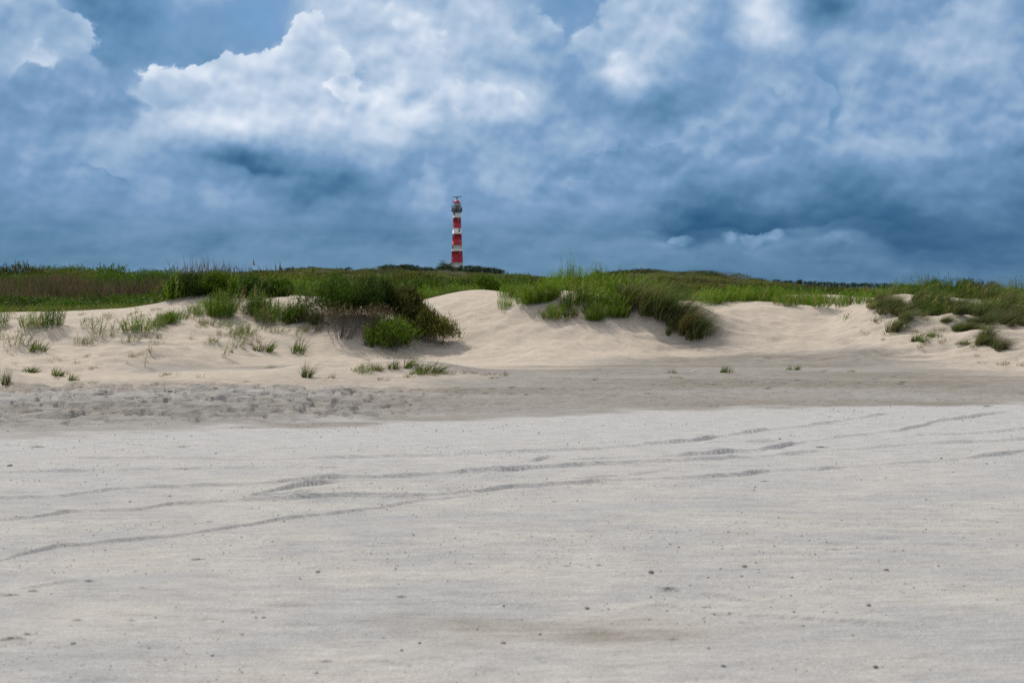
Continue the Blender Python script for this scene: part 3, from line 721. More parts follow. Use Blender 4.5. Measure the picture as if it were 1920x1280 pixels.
def leafy(rng, pts, dirs, per=8, spread=.10, L=.10, wid=.022, col=GREEN2, up=.6, jit=.35):
    n = len(pts) * per
    b = np.repeat(pts, per, 0) + rng.standard_normal((n, 3)) * spread
    d = unit(np.repeat(dirs, per, 0) * .5 + rng.standard_normal((n, 3)) * .6 + np.array([.1, 0, up]))
    l = L * (.6 + .8 * rng.random(n))
    V, F, T, I = ribbons(b, d, l, np.full(n, wid), l * .2, 2, rng=rng)
    cl = np.repeat(.75 + .5 * rng.random((len(pts), 1)), per, 0)
    c = col[None] * cl * (1 - jit + 2 * jit * rng.random((n, 1)))
    return V, F, c[I]

def me_of(name, data, mat=None):
    return mesh_np(name, data[0], data[1], mat or LEAF, False, cols=data[2])

VAR = {}
for i in range(5):
    g = np.random.default_rng(100 + i)
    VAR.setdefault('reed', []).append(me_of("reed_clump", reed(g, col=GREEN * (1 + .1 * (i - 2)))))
    VAR.setdefault('reed_dark', []).append(me_of("dark_reed_clump", reed(g, n=56, col=GREEN2 * .8, r=.36, leafn=10)))
    VAR.setdefault('sparse', []).append(me_of("sparse_reed", reed(g, n=15, r=.32, leafn=8, lean=(.3, 0), col=BLUEG * 1.15, dry=.2)))
    VAR.setdefault('sprig', []).append(me_of("grass_sprig", reed(g, n=4, r=.08, leafn=7, lean=(.15, 0), col=GREEN2 * 1.1, dry=.2)))
    VAR.setdefault('tuft', []).append(me_of("grass_tuft", tuft(g, col=GREEN2 * 1.15)))
    VAR.setdefault('low', []).append(me_of("low_grass", tuft(g, n=70, r=.22, h=.30, lean=(.5, 0), col=OLIVE * 1.05, dry=.4, spread=.8)))
    VAR.setdefault('dry', []).append(me_of("dry_grass", tuft(g, n=26, r=.16, h=.34, lean=(.3, 0), col=STRAW * .75, dry=.6, spread=.7)))
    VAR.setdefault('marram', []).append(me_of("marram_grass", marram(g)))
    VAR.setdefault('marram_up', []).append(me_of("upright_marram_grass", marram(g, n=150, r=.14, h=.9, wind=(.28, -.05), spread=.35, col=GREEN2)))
LABEL = dict(reed=("reed_clump", "reeds"), reed_dark=("reed_clump", "reeds"), sparse=("dune_grass", "dune grass"), sprig=("grass_sprig", "grass"),
             tuft=("grass_tuft", "grass tuft"), low=("low_grass_patch", "grass"), dry=("dry_grass_patch", "dry grass"), marram=("marram_clump", "marram grass"),
             marram_up=("marram_clump", "marram grass"))
prng = random.Random(5)
def plant(kind, px, py, wpx, hpx, label, group=None, Y=None, rz=None, sink=0):
    """one plant with its base where the frame point (px, py) meets the ground"""
    if Y is None:
        h = hit(px, py, 18.0)
        if h is None or h[1] > 60: return None
        x, y, z = h
    else:
        x, y = ray(px, 600)[0] * Y, Y; z = gz(x, y)
    name, cat = LABEL[kind]
    o = link(name, prng.choice(VAR[kind]), loc=(x, y, z - sink))
    m = y / FPX
    hh = {'reed': .95, 'reed_dark': .95, 'sparse': .95, 'sprig': .95, 'tuft': .34, 'low': .24, 'dry': .30, 'marram': .72, 'marram_up': .75}[kind]
    ww = {'reed': .95, 'reed_dark': 1.0, 'sparse': .95, 'sprig': .5, 'tuft': .5, 'low': .85, 'dry': .7, 'marram': 1.5, 'marram_up': .9}[kind]
    sz = hpx * m / hh; sx = wpx * m / ww
    flip = 0
    o.scale = (sx, (sx + sz) / 2, sz)
    o.rotation_euler = (0, 0, (prng.uniform(-.5, .5) if rz is None else rz))
    tag(o, label, cat, group)
    return o

# ---- single plants, each where the photograph shows it
ONES = [
 ('marram_up', 10, 720, 26, 40, "tall green grass tuft at the left edge above the trodden grey sand"),
 ('tuft', 60, 697, 46, 18, "low green grass tuft, first of the row left on the embryo sand"),
 ('tuft', 112, 703, 38, 20, "low green grass tuft, middle of the row on the left embryo sand"),
 ('tuft', 136, 713, 26, 18, "small leaning grass tuft at the right end of the left row"),
 ('low', 180, 718, 40, 9, "flat sparse grass scrap just above the trodden sand at left"),
 ('dry', 105, 675, 38, 13, "thin yellowing grass patch between the left tufts, nearer the edge"),
 ('dry', 150, 681, 40, 12, "thin yellowing grass patch right of the other one at left"),
 ('tuft', 70, 657, 50, 26, "dense green tuft on a low mound at left, below the paired clumps"),
 ('sparse', 26, 651, 52, 40, "wide loose green grass by the left edge in front of the dune"),
 ('sparse', -6, 640, 30, 34, "grass cut off by the left edge, behind the wide loose clump"),
 ('reed', 58, 616, 42, 34, "left one of two green clumps standing together on the left slope"),
 ('reed_dark', 97, 615, 38, 44, "darker right one of two green clumps on the left slope"),
 ('reed', -2, 614, 30, 44, "green clump cut by the left edge below the dune crest"),
 ('sprig', 158, 613, 30, 26, "small upright sprig left of the line of grass on the left slope"),
 ('sparse', 187, 630, 40, 44, "green grass clump reaching lowest in the line on the left slope"),
 ('sparse', 213, 622, 26, 20, "short grass between taller clumps on the left slope"),
 ('reed', 256, 622, 56, 34, "broad leafy clump in the line on the left slope"),
 ('sprig', 272, 689, 22, 36, "single dark sprig on the bare sand right of the left tufts"),
 ('sprig', 284, 664, 24, 22, "faint thin sprig above the single dark sprig"),
 ('sprig', 420, 672, 40, 34, "sparse slanting sprig on the sand under the left dune"),
 ('dry', 396, 640, 24, 26, "bare twiggy sprig on the left dune foot"),
 ('tuft', 490, 656, 44, 34, "green tuft at the foot of the left dune, left of its twin"),
 ('tuft', 560, 660, 38, 34, "green tuft at the foot of the left dune, right of its twin"),
 ('marram_up', 576, 707, 38, 44, "upright green tuft alone on the embryo sand left of centre"),
 ('low', 510, 690, 34, 14, "small sprawling grass left of the lone upright tuft"),
 ('low', 622, 707, 24, 14, "tiny grass scrap right of the lone upright tuft"),
 ('low', 320, 703, 36, 12, "flat olive grass patch on the pale sand left of centre"),
 ('dry', 376, 708, 26, 20, "reddish dry grass stalks beside the flat olive patch"),
 ('low', 1260, 698, 30, 16, "small green grass patch on flat sand right of centre"),
 ('low', 1263, 709, 28, 10, "flat grass scrap just below the small green patch"),
 ('tuft', 1360, 698, 26, 20, "little pointed grass tuft on the flat sand below the big marram"),
 ('tuft', 1484, 693, 28, 18, "little grass tuft with a sand tail on the right flat"),
 ('low', 1600, 697, 28, 10, "flat dark grass scrap on the right flat"),
 ('dry', 1540, 697, 30, 8, "barely visible dry stalks on the right flat"),
 ('dry', 1062, 712, 24, 10, "tiny dry grass scrap left in the row right of centre"),
 ('dry', 1114, 712, 20, 12, "tiny dry grass scrap in the middle of the row right of centre"),
 ('dry', 1142, 706, 18, 10, "tiny dry grass scrap at the right of the row right of centre"),
 ('sprig', 1583, 600, 32, 18, "small leafy sprig alone on the smooth right slope"),
 ('dry', 1622, 624, 30, 16, "pale dry stalks on the right slope beside the brown tuft"),
 ('low', 1650, 601, 34, 20, "green grass lying left below the prostrate marram"),
 ('marram', 1676, 622, 46, 38, "brown and green tuft leaning right on a small mound at right"),
 ('low', 1738, 640, 36, 14, "small dark grass patch on the right slope, left of its twin"),
 ('low', 1768, 641, 30, 14, "small dark grass patch on the right slope, right of its twin"),
 ('tuft', 1808, 645, 40, 14, "low dense tuft under the right dune clumps"),
 ('marram', 1846, 636, 50, 34, "olive marram clump hanging down the right dune"),
 ('marram', 1868, 655, 56, 32, "lowest dark marram clump at the foot of the right dune"),
 ('dry', 1798, 620, 26, 24, "grey dry plant between the right dune clumps"),
 ('low', 1880, 682, 40, 10, "flat dark grass near the right edge on grey sand"),
 ('low', 1916, 684, 30, 10, "flat dark grass cut by the right edge"),
 ('low', 1838, 681, 22, 8, "small flat grass scrap on grey sand near the right edge"),
 ('low', 1834, 667, 20, 6, "single flat grass scrap below the right dune"),
 ('dry', 1370, 575, 24, 14, "dry stalks on the bare sand right of the big marram"),
 ('sprig', 822, 548, 14, 10, "tiny plant on the bare saddle of pale sand"),
 ('sprig', 1332, 585, 18, 12, "small sprig beside the top of the big marram"),
]
for a in ONES: plant(a[0], a[1], a[2], a[3] * 1.3, a[4] * 1.35, *a[5:])
# the tufts crowning the small embryo dune in the middle
for (k, x, y, w, h, l) in [
 ('sparse', 684, 702, 36, 26, "leftmost tuft on the small embryo dune left of centre"), ('tuft', 706, 693, 40, 18, "flat dense tuft second from left on the small embryo dune"),
 ('tuft', 748, 688, 56, 36, "largest tuft, on top of the small embryo dune"), ('tuft', 776, 700, 30, 24, "small tuft below the largest one on the embryo dune"),
 ('tuft', 802, 697, 58, 30, "wide olive tuft right of the largest on the embryo dune"), ('low', 822, 703, 40, 18, "sprawling tuft trailing right off the embryo dune"),
 ('low', 716, 712, 34, 12, "thin sprawling grass on the near face of the embryo dune"), ('low', 878, 699, 44, 14, "low olive grass on the right tail of the embryo dune"),
 ('low', 914, 702, 36, 9, "flat grass scrap on the far right tail of the embryo dune"), ('low', 944, 704, 28, 12, "last grass scrap at the end of the embryo dune"),
 ('sprig', 790, 706, 14, 12, "short sprig below the wide olive tuft"), ('low', 930, 709, 40, 8, "thin grass line under the embryo dune's tail")]:
    plant(k, x, y, w * 1.25, h * 1.3, l)

# ---- the wind-laid marram on the middle dune
for (x, y, w, h, l) in [
 (1204, 566, 96, 58, "dark marram at the top left of the big wind-laid mass"), (1222, 574, 100, 62, "upper marram clump of the big wind-laid mass"),
 (1248, 580, 100, 58, "marram clump arching over the middle of the big mass"), (1256, 596, 90, 52, "grey-green marram on the left flank of the big mass"),
 (1276, 592, 100, 58, "dark marram under the crest of the big mass"), (1290, 606, 96, 54, "marram with straw blades in the middle of the big mass"),
 (1306, 616, 90, 54, "dark marram low in the big mass"), (1318, 626, 84, 50, "marram at the lower right of the big mass"),
 (1332, 632, 62, 46, "lowest marram tip of the big mass, touching the sand"), (1236, 590, 76, 44, "marram spilling left from the big mass")]:
    plant('marram', x - 22, y, w * 1.25, h * 1.35, l, "big wind-laid marram mass on the middle dune")
plant('marram_up', 1252, 628, 34, 36, "small upright grass tuft below the big marram mass, left one")
plant('marram_up', 1292, 638, 36, 40, "small upright grass tuft below the big marram mass, right one")
for (x, y, w, h, l) in [
 (1668, 578, 90, 40, "dark green marram lying to the right, near end of the right dune"), (1690, 588, 90, 44, "densest dark marram on the right dune's left shoulder"),
 (1712, 598, 70, 36, "marram tip reaching down the right dune's left shoulder"), (1652, 568, 60, 22, "thin marram on the crest before the right dune"),
 (1742, 578, 80, 44, "marram clump left in the middle of the right dune"), (1756, 592, 60, 30, "dark low marram in the middle of the right dune"),
 (1790, 582, 80, 48, "tall brownish marram clump on the right dune"), (1812, 588, 70, 44, "brown marram beside the tall clump on the right dune"),
 (1786, 604, 40, 24, "yellow-green marram tongue on the right dune"), (1834, 604, 60, 20, "flat yellow-green marram near the right clumps"),
 (1862, 606, 54, 44, "upright olive marram above the lowest clump at right"), (1866, 588, 80, 46, "dark marram near the right edge, upper"),
 (1890, 600, 80, 50, "dark marram near the right edge, middle"), (1914, 608, 80, 50, "dark marram cut by the right edge"), (1930, 596, 80, 50, "marram at the right edge behind the cut one")]:
    plant('marram', x - 14, y, w * 1.35, h * .85, l, "marram clumps on the right dune")

# ---- denser stands: many alike clumps along the dune tops (frame areas, base points)
def stand(kinds, n, xs, yb, w, h, label, group, Y=None, seed=1, dens=None):
    g = random.Random(seed); made = 0
    for i in range(n):
        x = g.uniform(*xs)
        k = g.choice(kinds); s = g.uniform(.75, 1.25)
        lo, hi = yb(x) if callable(yb) else (yb or (0, 0))
        if Y is not None:
            plant(k, x, 0, w * s, h * s * g.uniform(.8, 1.2), label, group, Y=g.uniform(*Y))
        else:
            plant(k, x, g.uniform(lo, hi), w * s, h * s * g.uniform(.8, 1.2), label, group)
stand(['marram'], 5, (1650, 1725), (562, 588), 60, 34, "dark marram among the mass on the right dune's left shoulder", "marram mass on the right dune's left shoulder", seed=31)
stand(['marram', 'marram_up'], 6, (1730, 1800), (562, 590), 60, 40, "marram among the mass in the middle of the right dune", "marram mass in the middle of the right dune", seed=32)
stand(['marram'], 7, (1815, 1930), (560, 600), 64, 42, "dark marram among the mass at the right dune's right end", "marram mass at the right dune's right end", seed=33)
stand(['marram', 'low'], 7, (1780, 1880), (600, 650), 50, 24, "small olive marram on the right dune's lower face", "small marram on the right dune's lower face", seed=34)
plant('reed_dark', 1738, 0, 30, 60, "tall dark reed rising highest over the right dune", None, Y=42.5)
plant('reed_dark', 1752, 0, 34, 46, "dark reed beside the highest one over the right dune", None, Y=42)
stand(['sparse', 'low', 'dry'], 30, (-10, 420), (588, 655), 36, 27, "thin grass scattered over the left sand slope", "thin grass on the lower left slope", seed=41)
stand(['sparse', 'low'], 14, (400, 600), (612, 664), 34, 22, "thin grass scattered below the left dune", "thin grass below the left dune", seed=42)
stand(['low', 'sparse'], 12, (660, 860), (686, 712), 32, 18, "low trailing grass on the small embryo dune", "trailing grass on the embryo dune", seed=43)
stand(['low', 'tuft', 'dry'], 16, (1660, 1930), (600, 652), 40, 20, "ragged low grass on the right dune's lower face", "ragged grass on the right dune's lower face", seed=44)
stand(['low', 'dry'], 12, (0, 340), (664, 712), 30, 13, "low trailing grass on the left embryo sand", "trailing grass on the left embryo sand", seed=45)
stand(['marram', 'reed_dark', 'tuft'], 16, (1730, 1935), (560, 600), 56, 34, "loose mixed grass on the upper face of the right dune", "mixed grass on the right dune's upper face", seed=47)
ip = lambda xs, ys: (lambda x: float(np.interp(x, xs, ys)))
stand(['reed'], 22, (940, 1040), lambda x: (548 + (1040 - x) * .10, 568 + (1040 - x) * .15), 40, 34, "leafy green clump on the left shoulder of the middle dune", "green clumps on the middle dune's left shoulder", seed=2)
stand(['reed'], 34, (1015, 1235), None, 44, 46, "bright green clump along the crest of the middle dune", "green clumps along the middle dune's crest", Y=(38.6, 41.5), seed=3)
stand(['reed', 'reed', 'sparse'], 12, (1045, 1150), None, 30, 64, "tall seeding reed rising above the middle dune's crest", "tall reeds on the middle dune", Y=(40.5, 43), seed=4)
stand(['reed', 'reed_dark'], 22, (1025, 1170), (574, 602), 38, 36, "green clump on the sandy near face of the middle dune", "green clumps on the middle dune's near face", seed=5)
stand(['reed', 'reed_dark'], 12, (1080, 1200), (556, 574), 44, 40, "dark leafy clump left of the big marram mass", "leafy clumps left of the big marram mass", seed=6)
stand(['reed'], 30, (1310, 1530), None, 46, 36, "bright green clump on the crest right of the big marram", "green clumps on the crest right of the big marram", Y=(38.8, 41.0), seed=7)
stand(['reed'], 12, (1440, 1630), (568, 578), 44, 32, "green clump standing in pale sand right of centre", "green clumps standing in pale sand", seed=8)
stand(['reed_dark', 'reed', 'reed'], 24, (320, 540), None, 48, 46, "dark green bushy clump on top of the left dune", "green clumps on top of the left dune", Y=(37.4, 39.5), seed=9)
stand(['reed'], 16, (530, 600), None, 36, 34, "green clump in the gap on top of the left dune", "green clumps in the left dune's gap", Y=(40, 43), seed=10)
stand(['reed', 'sparse'], 20, (290, 400), lambda x: (610 - (x - 290) * .38, 616 - (x - 290) * .22), 34, 30, "leafy clump on the slanting left edge of the left dune", "leafy clumps up the left dune's edge", seed=11)
stand(['reed', 'sparse', 'reed_dark'], 18, (400, 580), (566, 610), 50, 46, "green clump on the near face of the left dune", "green clumps on the left dune's near face", seed=12)
stand(['sparse'], 10, (400, 560), (605, 640), 30, 30, "thin grass on the lower near face of the left dune", "thin grass on the left dune's lower face", seed=13)
stand(['reed'], 18, (770, 900), None, 40, 30, "green clump just behind the pale sand saddle", "green clumps behind the sand saddle", Y=(43.5, 47), seed=14)
stand(['reed', 'reed_dark', 'marram_up'], 26, (1650, 1935), None, 46, 40, "green clump along the top of the right dune", "green clumps on top of the right dune", Y=(38.2, 42), seed=15)
stand(['low', 'dry'], 12, (20, 300), (575, 600), 26, 12, "thin low grass on the far left sand slope", "thin low grass on the left sand slope", seed=16)
stand(['low'], 12, (1640, 1900), (590, 640), 24, 12, "low scattered grass on the right dune's face", "low grass on the right dune's face", seed=17)
stand(['sparse'], 8, (1000, 1110), (585, 606), 34, 26, "sparse grey-green grass at the foot of the middle dune", "sparse grass at the middle dune's foot", seed=18)

stand(['reed_dark', 'reed', 'marram_up'], 20, (690, 785), (628, 656), 46, 50, "upright green blades of the bushy patch at the left dune's near foot", "green blades at the left dune's near foot", seed=19)
stand(['marram_up', 'reed_dark'], 9, (535, 600), (596, 612), 50, 48, "green grass clump left of the grey twigs on the left dune", "grass left of the grey twigs", seed=20)
# ---- woody shrubs of the left dune
def shrub(px, py, wpx, hpx, label, n=9, leafcol=GREEN2, per=7, green_from=.4, seed=0, lean=(.25, 0), Y=None, leafL=.11, levels=3, group="woody shrubs of the left dune"):
    g = np.random.default_rng(500 + seed)
    if Y is None:
        h = hit(px, py, 20.0); x, y, z = h
    else: x, y = ray(px, 600)[0] * Y, Y; z = gz(x, y)
    m = y / FPX; H = hpx * m; Rr = wpx * m / 2
    root = empty("dune_shrub", (x, y, z)); tag(root, label, "shrub", group)
    V, F, tp, td = twigs(g, 1.0, .8, n, levels, lean)
    mx = np.abs(V[:, 0]).max(); mz = V[:, 2].max()
    sc = np.array([Rr / mx, Rr / mx, H * .92 / mz])
    V = V * sc; tp = tp * sc
    link("branches", mesh_np("shrub_branches", V, F, TWIG, cols=np.tile(BROWN, (len(V), 1))), root)
    keep = tp[:, 2] > H * green_from * g.uniform(.7, 1.3, len(tp))
    if keep.sum() > 3:
        d = leafy(g, tp[keep], td[keep], per, spread=.065, L=leafL, wid=.020, col=leafcol)
        link("foliage", me_of("shrub_foliage", d), root)
    return root
SH = [
 (612, 604, 130, 92, "broad dark green shrub on the left dune, above the grey twigs", 20, GREEN2 * .85, 14, .28, 0),
 (652, 600, 90, 76, "green shrub overlapping the broad dark one on the left dune", 14, GREEN2 * .9, 14, .28, 0),
 (702, 606, 120, 92, "dark rounded shrub right of the broad one on the left dune", 20, DARKG * 1.6, 15, .22, 0),
 (750, 614, 100, 78, "olive shrub at the right shoulder of the left dune", 16, OLIVE * .65, 14, .2, 0),
 (784, 632, 76, 62, "olive brown shrub sloping down right of the left dune", 14, OLIVE * .7, 12, .2, 0),
 (640, 634, 140, 60, "bare grey-brown twiggy shrub in front of the left dune", 30, BROWN, 3, .8, 0),
 (590, 622, 90, 50, "bare twigs left of the grey twiggy shrub", 14, BROWN, 2, .8, 0),
 (700, 632, 110, 60, "bare twigs under the dark rounded shrub", 22, BROWN, 3, .7, 0),
 (736, 657, 110, 62, "low bright green bush at the near foot of the left dune", 12, GREEN * .7, 4, .05, 1),
 (828, 647, 66, 52, "small twiggy shrub with yellow tips at the right foot of the left dune", 14, OLIVE * 1.1, 8, .35, 0),
 (800, 642, 66, 50, "sparse twiggy shrub left of the yellow tipped one", 12, OLIVE * .9, 7, .35, 0),
 (490, 618, 64, 46, "small leafless twiggy bush on the left dune's face", 10, BROWN, 1, .9, 0),
 (352, 0, 90, 40, "very dark bush at the left end of the left dune's top", 18, DARKG * 1.2, 16, .05, 0),
 (405, 0, 120, 38, "wide bright green bush crowning the left dune", 20, GREEN * .62, 16, .05, 0),
 (470, 0, 110, 36, "dark brown-green bush in the middle of the left dune's top", 18, DARKG * 1.6, 14, .05, 0),
 (524, 0, 70, 30, "small green bush at the right end of the left dune's top", 14, GREEN2 * .9, 14, .05, 0),
]
for i, (x, y, w, h, l, n, c, per, gf, kk) in enumerate(SH):
    Yf = {12: 37.6, 13: 37.8, 14: 38.0, 15: 38.0}.get(i)
    shrub(x, y, w, h, l, n, c, per, gf, seed=i, Y=Yf)
for i, (x, w, h, Yb, l) in enumerate([
 (782, 44, 40, 47, "round dark green bush behind the sand saddle, left one"), (912, 56, 44, 46, "brightest green bush behind the sand saddle"),
 (874, 44, 36, 49, "dark bush left of the brightest one behind the saddle"), (1120, 50, 44, 43, "dark rounded bush on the middle dune's crest"),
 (1745, 40, 34, 43, "small dark spiky bush rising over the right dune"), (1818, 60, 44, 45, "broad spiky bush at the back of the right dune"),
 (1858, 44, 36, 45, "small spiky bush at the right dune's far end"), (606, 40, 40, 46, "bright upright bush in the gap behind the left dune")]):
    shrub(x, 0, w, h, l, 12, (GREEN2, GREEN * .8, DARKG * 1.4, DARKG * 1.4, DARKG * 1.5, OLIVE * .7, OLIVE * .7, GREEN * .8)[i], 12, .05, seed=60 + i, Y=Yb, group=None)

# ================================================================ scrub and trees behind (nobody could count these plants)
def clump_lib(seed, kind):
    g = np.random.default_rng(seed)
    if kind == 'reedy':
        return reed(g, n=15, r=.5, h=.5, leafn=6, col=np.ones(3), dry=.0, wid=.024)
    if kind == 'bush':
        n = 210
        d = unit(g.standard_normal((n, 3)) * np.array([1, 1, .8]) + np.array([0, 0, .35])); d[:, 2] = np.abs(d[:, 2])
        p = d * np.array([.8, .8, .62]) * (.55 + .45 * g.random((n, 1)) ** .5) * (1 + .25 * g.standard_normal((n, 1)) * .5)
        dd = unit(d + g.standard_normal((n, 3)) * .6 + np.array([0, 0, .5]))
        L = .08 + .11 * g.random(n)
        V, F, T, I = ribbons(p, dd, L, np.full(n, .050), L * .1, 1, rng=g)
        c = (.55 + .75 * g.random((n, 1))) * np.ones((1, 3))
        return V, F, c[I]
    if kind == 'brush':       # grey-brown twiggy thicket
        n = 70
        a = g.random(n) * 6.28; r = .6 * np.sqrt(g.random(n))
        b = np.stack([r * np.cos(a), r * np.sin(a), .1 * g.random(n)], -1)
        d = unit(np.stack([.35 * g.standard_normal(n) + .1, .35 * g.standard_normal(n), np.ones(n)], -1))
        L = .5 + .4 * g.random(n)
        V, F, T, I = ribbons(b, d, L, np.full(n, .035), L * .05, 2, rng=g)
        c = (.6 + .8 * g.random((n, 1))) * np.ones((1, 3))
        return V, F, c[I]
LIB = {k: [clump_lib(900 + 10 * j + i, k) for i in range(4)] for j, k in enumerate(('reedy', 'bush', 'brush'))}

def mass(name, label, cat, items, g):
    """items: arrays x, Y, kind index, size, color -> one mesh"""
    Vs, Fs, Cs, off = [], [], [], 0
    for (kind, x, Y, s, sh, col) in items:
        for v in range(4):
            m = g.integers(0, 4, len(x)) == v
            if not m.any(): continue
            V, F, C = LIB[kind][v]
            xm, ym, sm, hm, cm = x[m], Y[m], s[m], sh[m], col[m]
            a = g.random(m.sum()) * 6.28; ca, sa = np.cos(a), np.sin(a)
            z = terrain(xm, ym)
            P = np.empty((m.sum(), len(V), 3))
            P[..., 0] = (V[None, :, 0] * ca[:, None] - V[None, :, 1] * sa[:, None]) * sm[:, None] + xm[:, None]
            P[..., 1] = (V[None, :, 0] * sa[:, None] + V[None, :, 1] * ca[:, None]) * sm[:, None] + ym[:, None]
            P[..., 2] = V[None, :, 2] * hm[:, None] + z[:, None] - .05
            Vs.append(P.reshape(-1, 3))
            Fs.append((F[None] + (np.arange(m.sum()) * len(V))[:, None, None]).reshape(-1, 4) + off)
            Cs.append((C[None] * cm[:, None, :]).reshape(-1, 3)); off += m.sum() * len(V)
    me = mesh_np(name, np.concatenate(Vs), np.concatenate(Fs), LEAF, cols=np.concatenate(Cs))
    o = link(name, me); tag(o, label, cat, kind='stuff'); return o

def scatter(g, n, y0, y1, p=1.0, u0=-250, u1=2170):
    Y = (y0 ** p + (y1 ** p - y0 ** p) * g.random(n)) ** (1 / p)
    u = u0 + (u1 - u0) * g.random(n)
    return (u - 960) / FPX * Y, Y, u
def visible_bare(u, Y):
    m = np.ones(len(u), bool)
    for (a, b, y0, y1) in pu: m &= ~((u > a) & (u < b) & (Y > y0 - 1) & (Y < y1))
    return m
g = np.random.default_rng(77)
# near green fringe right behind the bare crest
x, Y, u = scatter(g, 2600, 43.8, 58, 1)
k = visible_bare(u, Y) & (vnoise(x * .35, Y * .35, 4) > -.28) & ~((u > 1200) & (g.random(len(u)) < .35)); x, Y, u = x[k], Y[k], u[k]
s = .7 + .5 * g.random(len(x)); h = s * (.8 + .6 * vnoise(x * .3, Y * .3, 6)) * np.interp(u, [300, 600, 1000, 1300, 2000], [.8, 1, .8, .55, .55])
mixw = np.clip(vnoise(x * .2, Y * .2, 9) * 2 + .5, 0, 1)[:, None]
col = GREEN * .85 * (1 - mixw) + OLIVE * .9 * mixw
mass("green_dune_scrub", "fresh green reedy scrub in the hollow right behind the bare dune crest", "scrub", [('reedy', x, Y, s, h, col)], g)
# thicket and heath between 58 and 150 m
x, Y, u = scatter(g, 9000, 57, 150, .6)
n1 = fbm(x * .06, Y * .04, 3, 12); n2 = fbm(x * .25, Y * .15, 3, 14)
brown = (u < 420 + 300 * n1) & (Y < 92 + 20 * n2) & (Y > 62)
col = np.where((n1 + .6 * n2)[:, None] > .0, OLIVE * .95, GREEN2 * 1.0) * (.8 + .5 * g.random((len(x), 1)))
dk = fbm(x * .18, Y * .10, 3, 17) > .16
col[dk] *= .55
s = .7 + 1.0 * g.random(len(x)) ** 1.5; h = s * (.85 + .8 * n2) * (.6 + .7 * g.random(len(x))) * np.interp(u, [0, 800, 1000, 1300, 2000], [1, 1, .7, .5, .5])
bm = brown; colb = (np.array([.125, .095, .072]) * (.7 + .6 * g.random((len(x), 1))))
mixb = g.random(len(x)) < .18; colb[mixb] = GREEN2 * .9
mass("dune_thicket", "dark brown and olive thicket covering the low dunes in the middle distance", "thicket",
     [('brush', x[bm], Y[bm], s[bm] * 1.1, h[bm] * 1.0, colb[bm]), ('bush', x[~bm], Y[~bm], s[~bm], h[~bm], col[~bm])], g)
# far heath
x, Y, u = scatter(g, 9500, 148, 520, .35)
n1 = fbm(x * .03, Y * .02, 3, 32); n2 = fbm(x * .1, Y * .06, 3, 34)
w = np.clip(n1 * 2 + .55, 0, 1)[:, None]
col = (OLIVE * 1.25 * w + np.array([.115, .14, .045]) * (1 - w)) * (.75 + .5 * g.random((len(x), 1)))
col[n2 > .22] *= .5
s = (1.3 + .9 * g.random(len(x))) * (1 + (Y - 150) / 500); h = s * (.42 + .26 * n2) * (.6 + .4 * (Y < 300))
x2, Y2, u2 = scatter(g, 5200, 500, 1040, .6, 150, 1500)
c2 = np.array([.09, .11, .035]) * (.6 + .7 * g.random((len(x2), 1))); s2_ = 3.0 + 2.2 * g.random(len(x2)); h2_ = s2_ * .32 * (.6 + .6 * g.random(len(x2)))
mass("far_dune_heath", "olive heath and low bushes covering the far dunes up to the skyline", "heath", [('bush', x, Y, s, h, col), ('bush', x2, Y2, s2_, h2_, c2)], g)

# ---- pines on the skyline
PINE_BARK = bark_material("pine_bark", (.07, .055, .045))
def pine_meshes(seed, col=np.array([.030, .055, .026])):
    g = np.random.default_rng(seed)
    # trunk with a few limbs
    segs = []; H = 1.0
    p = np.array([0, 0, -.05]); d = np.array([.05 * g.standard_normal(), 0, 1.0])
    for k in range(5):
        q = p + unit(d + .12 * g.standard_normal(3)) * .17; segs.append((p, q, .055 * (1 - k / 7), .055 * (1 - (k + 1) / 7)))
        if k > 1:
            for j in range(2):
                a = g.random() * 6.28; q2 = q + np.array([math.cos(a) * .22, math.sin(a) * .22, .10]); segs.append((q, q2, .022, .012))
        p = q
    V, F, off = [], [], 0
    for (a, b, w0, w1) in segs:
        dd = unit(b - a); s1 = unit(np.cross(dd, np.array([.3, .9, .1]))); s2 = np.cross(dd, s1)
        for k in range(5):
            o = s1 * math.cos(k * 1.2566) + s2 * math.sin(k * 1.2566); V += [a + o * w0, b + o * w1]
        F += [[off + 2 * k, off + (2 * k + 2) % 10, off + (2 * k + 3) % 10, off + 2 * k + 1] for k in range(5)]; off += 10
    tr = mesh_np("pine_trunk", np.array(V), np.array(F), PINE_BARK, True)
    # crown: uneven layered pads of needles
    pads = []
    for k in range(17):
        a = g.random() * 6.28; z = .10 + .86 * g.random(); r = .32 * (1.15 - z) ** .5 * g.random() ** .5 * 1.4
        pads.append((np.array([r * math.cos(a) + .06 * z, r * math.sin(a), z]), .13 + .12 * g.random()))
    P = np.concatenate([c + g.standard_normal((46, 3)) * np.array([r, r, r * .55]) * .62 for c, r in pads])
    n = len(P); dr = unit(g.standard_normal((n, 3)) * .7 + np.array([0, 0, .7])); L = .07 + .06 * g.random(n)
    Vc, Fc, T, I = ribbons(P, dr, L, np.full(n, .055), L * 0, 1, rng=g)
    c = col[None] * (.6 + .9 * g.random((n, 1)))
    cr = mesh_np("pine_crown", Vc, Fc, LEAF, cols=c[I])
    return tr, cr
PINES = [pine_meshes(40 + i) for i in range(6)]
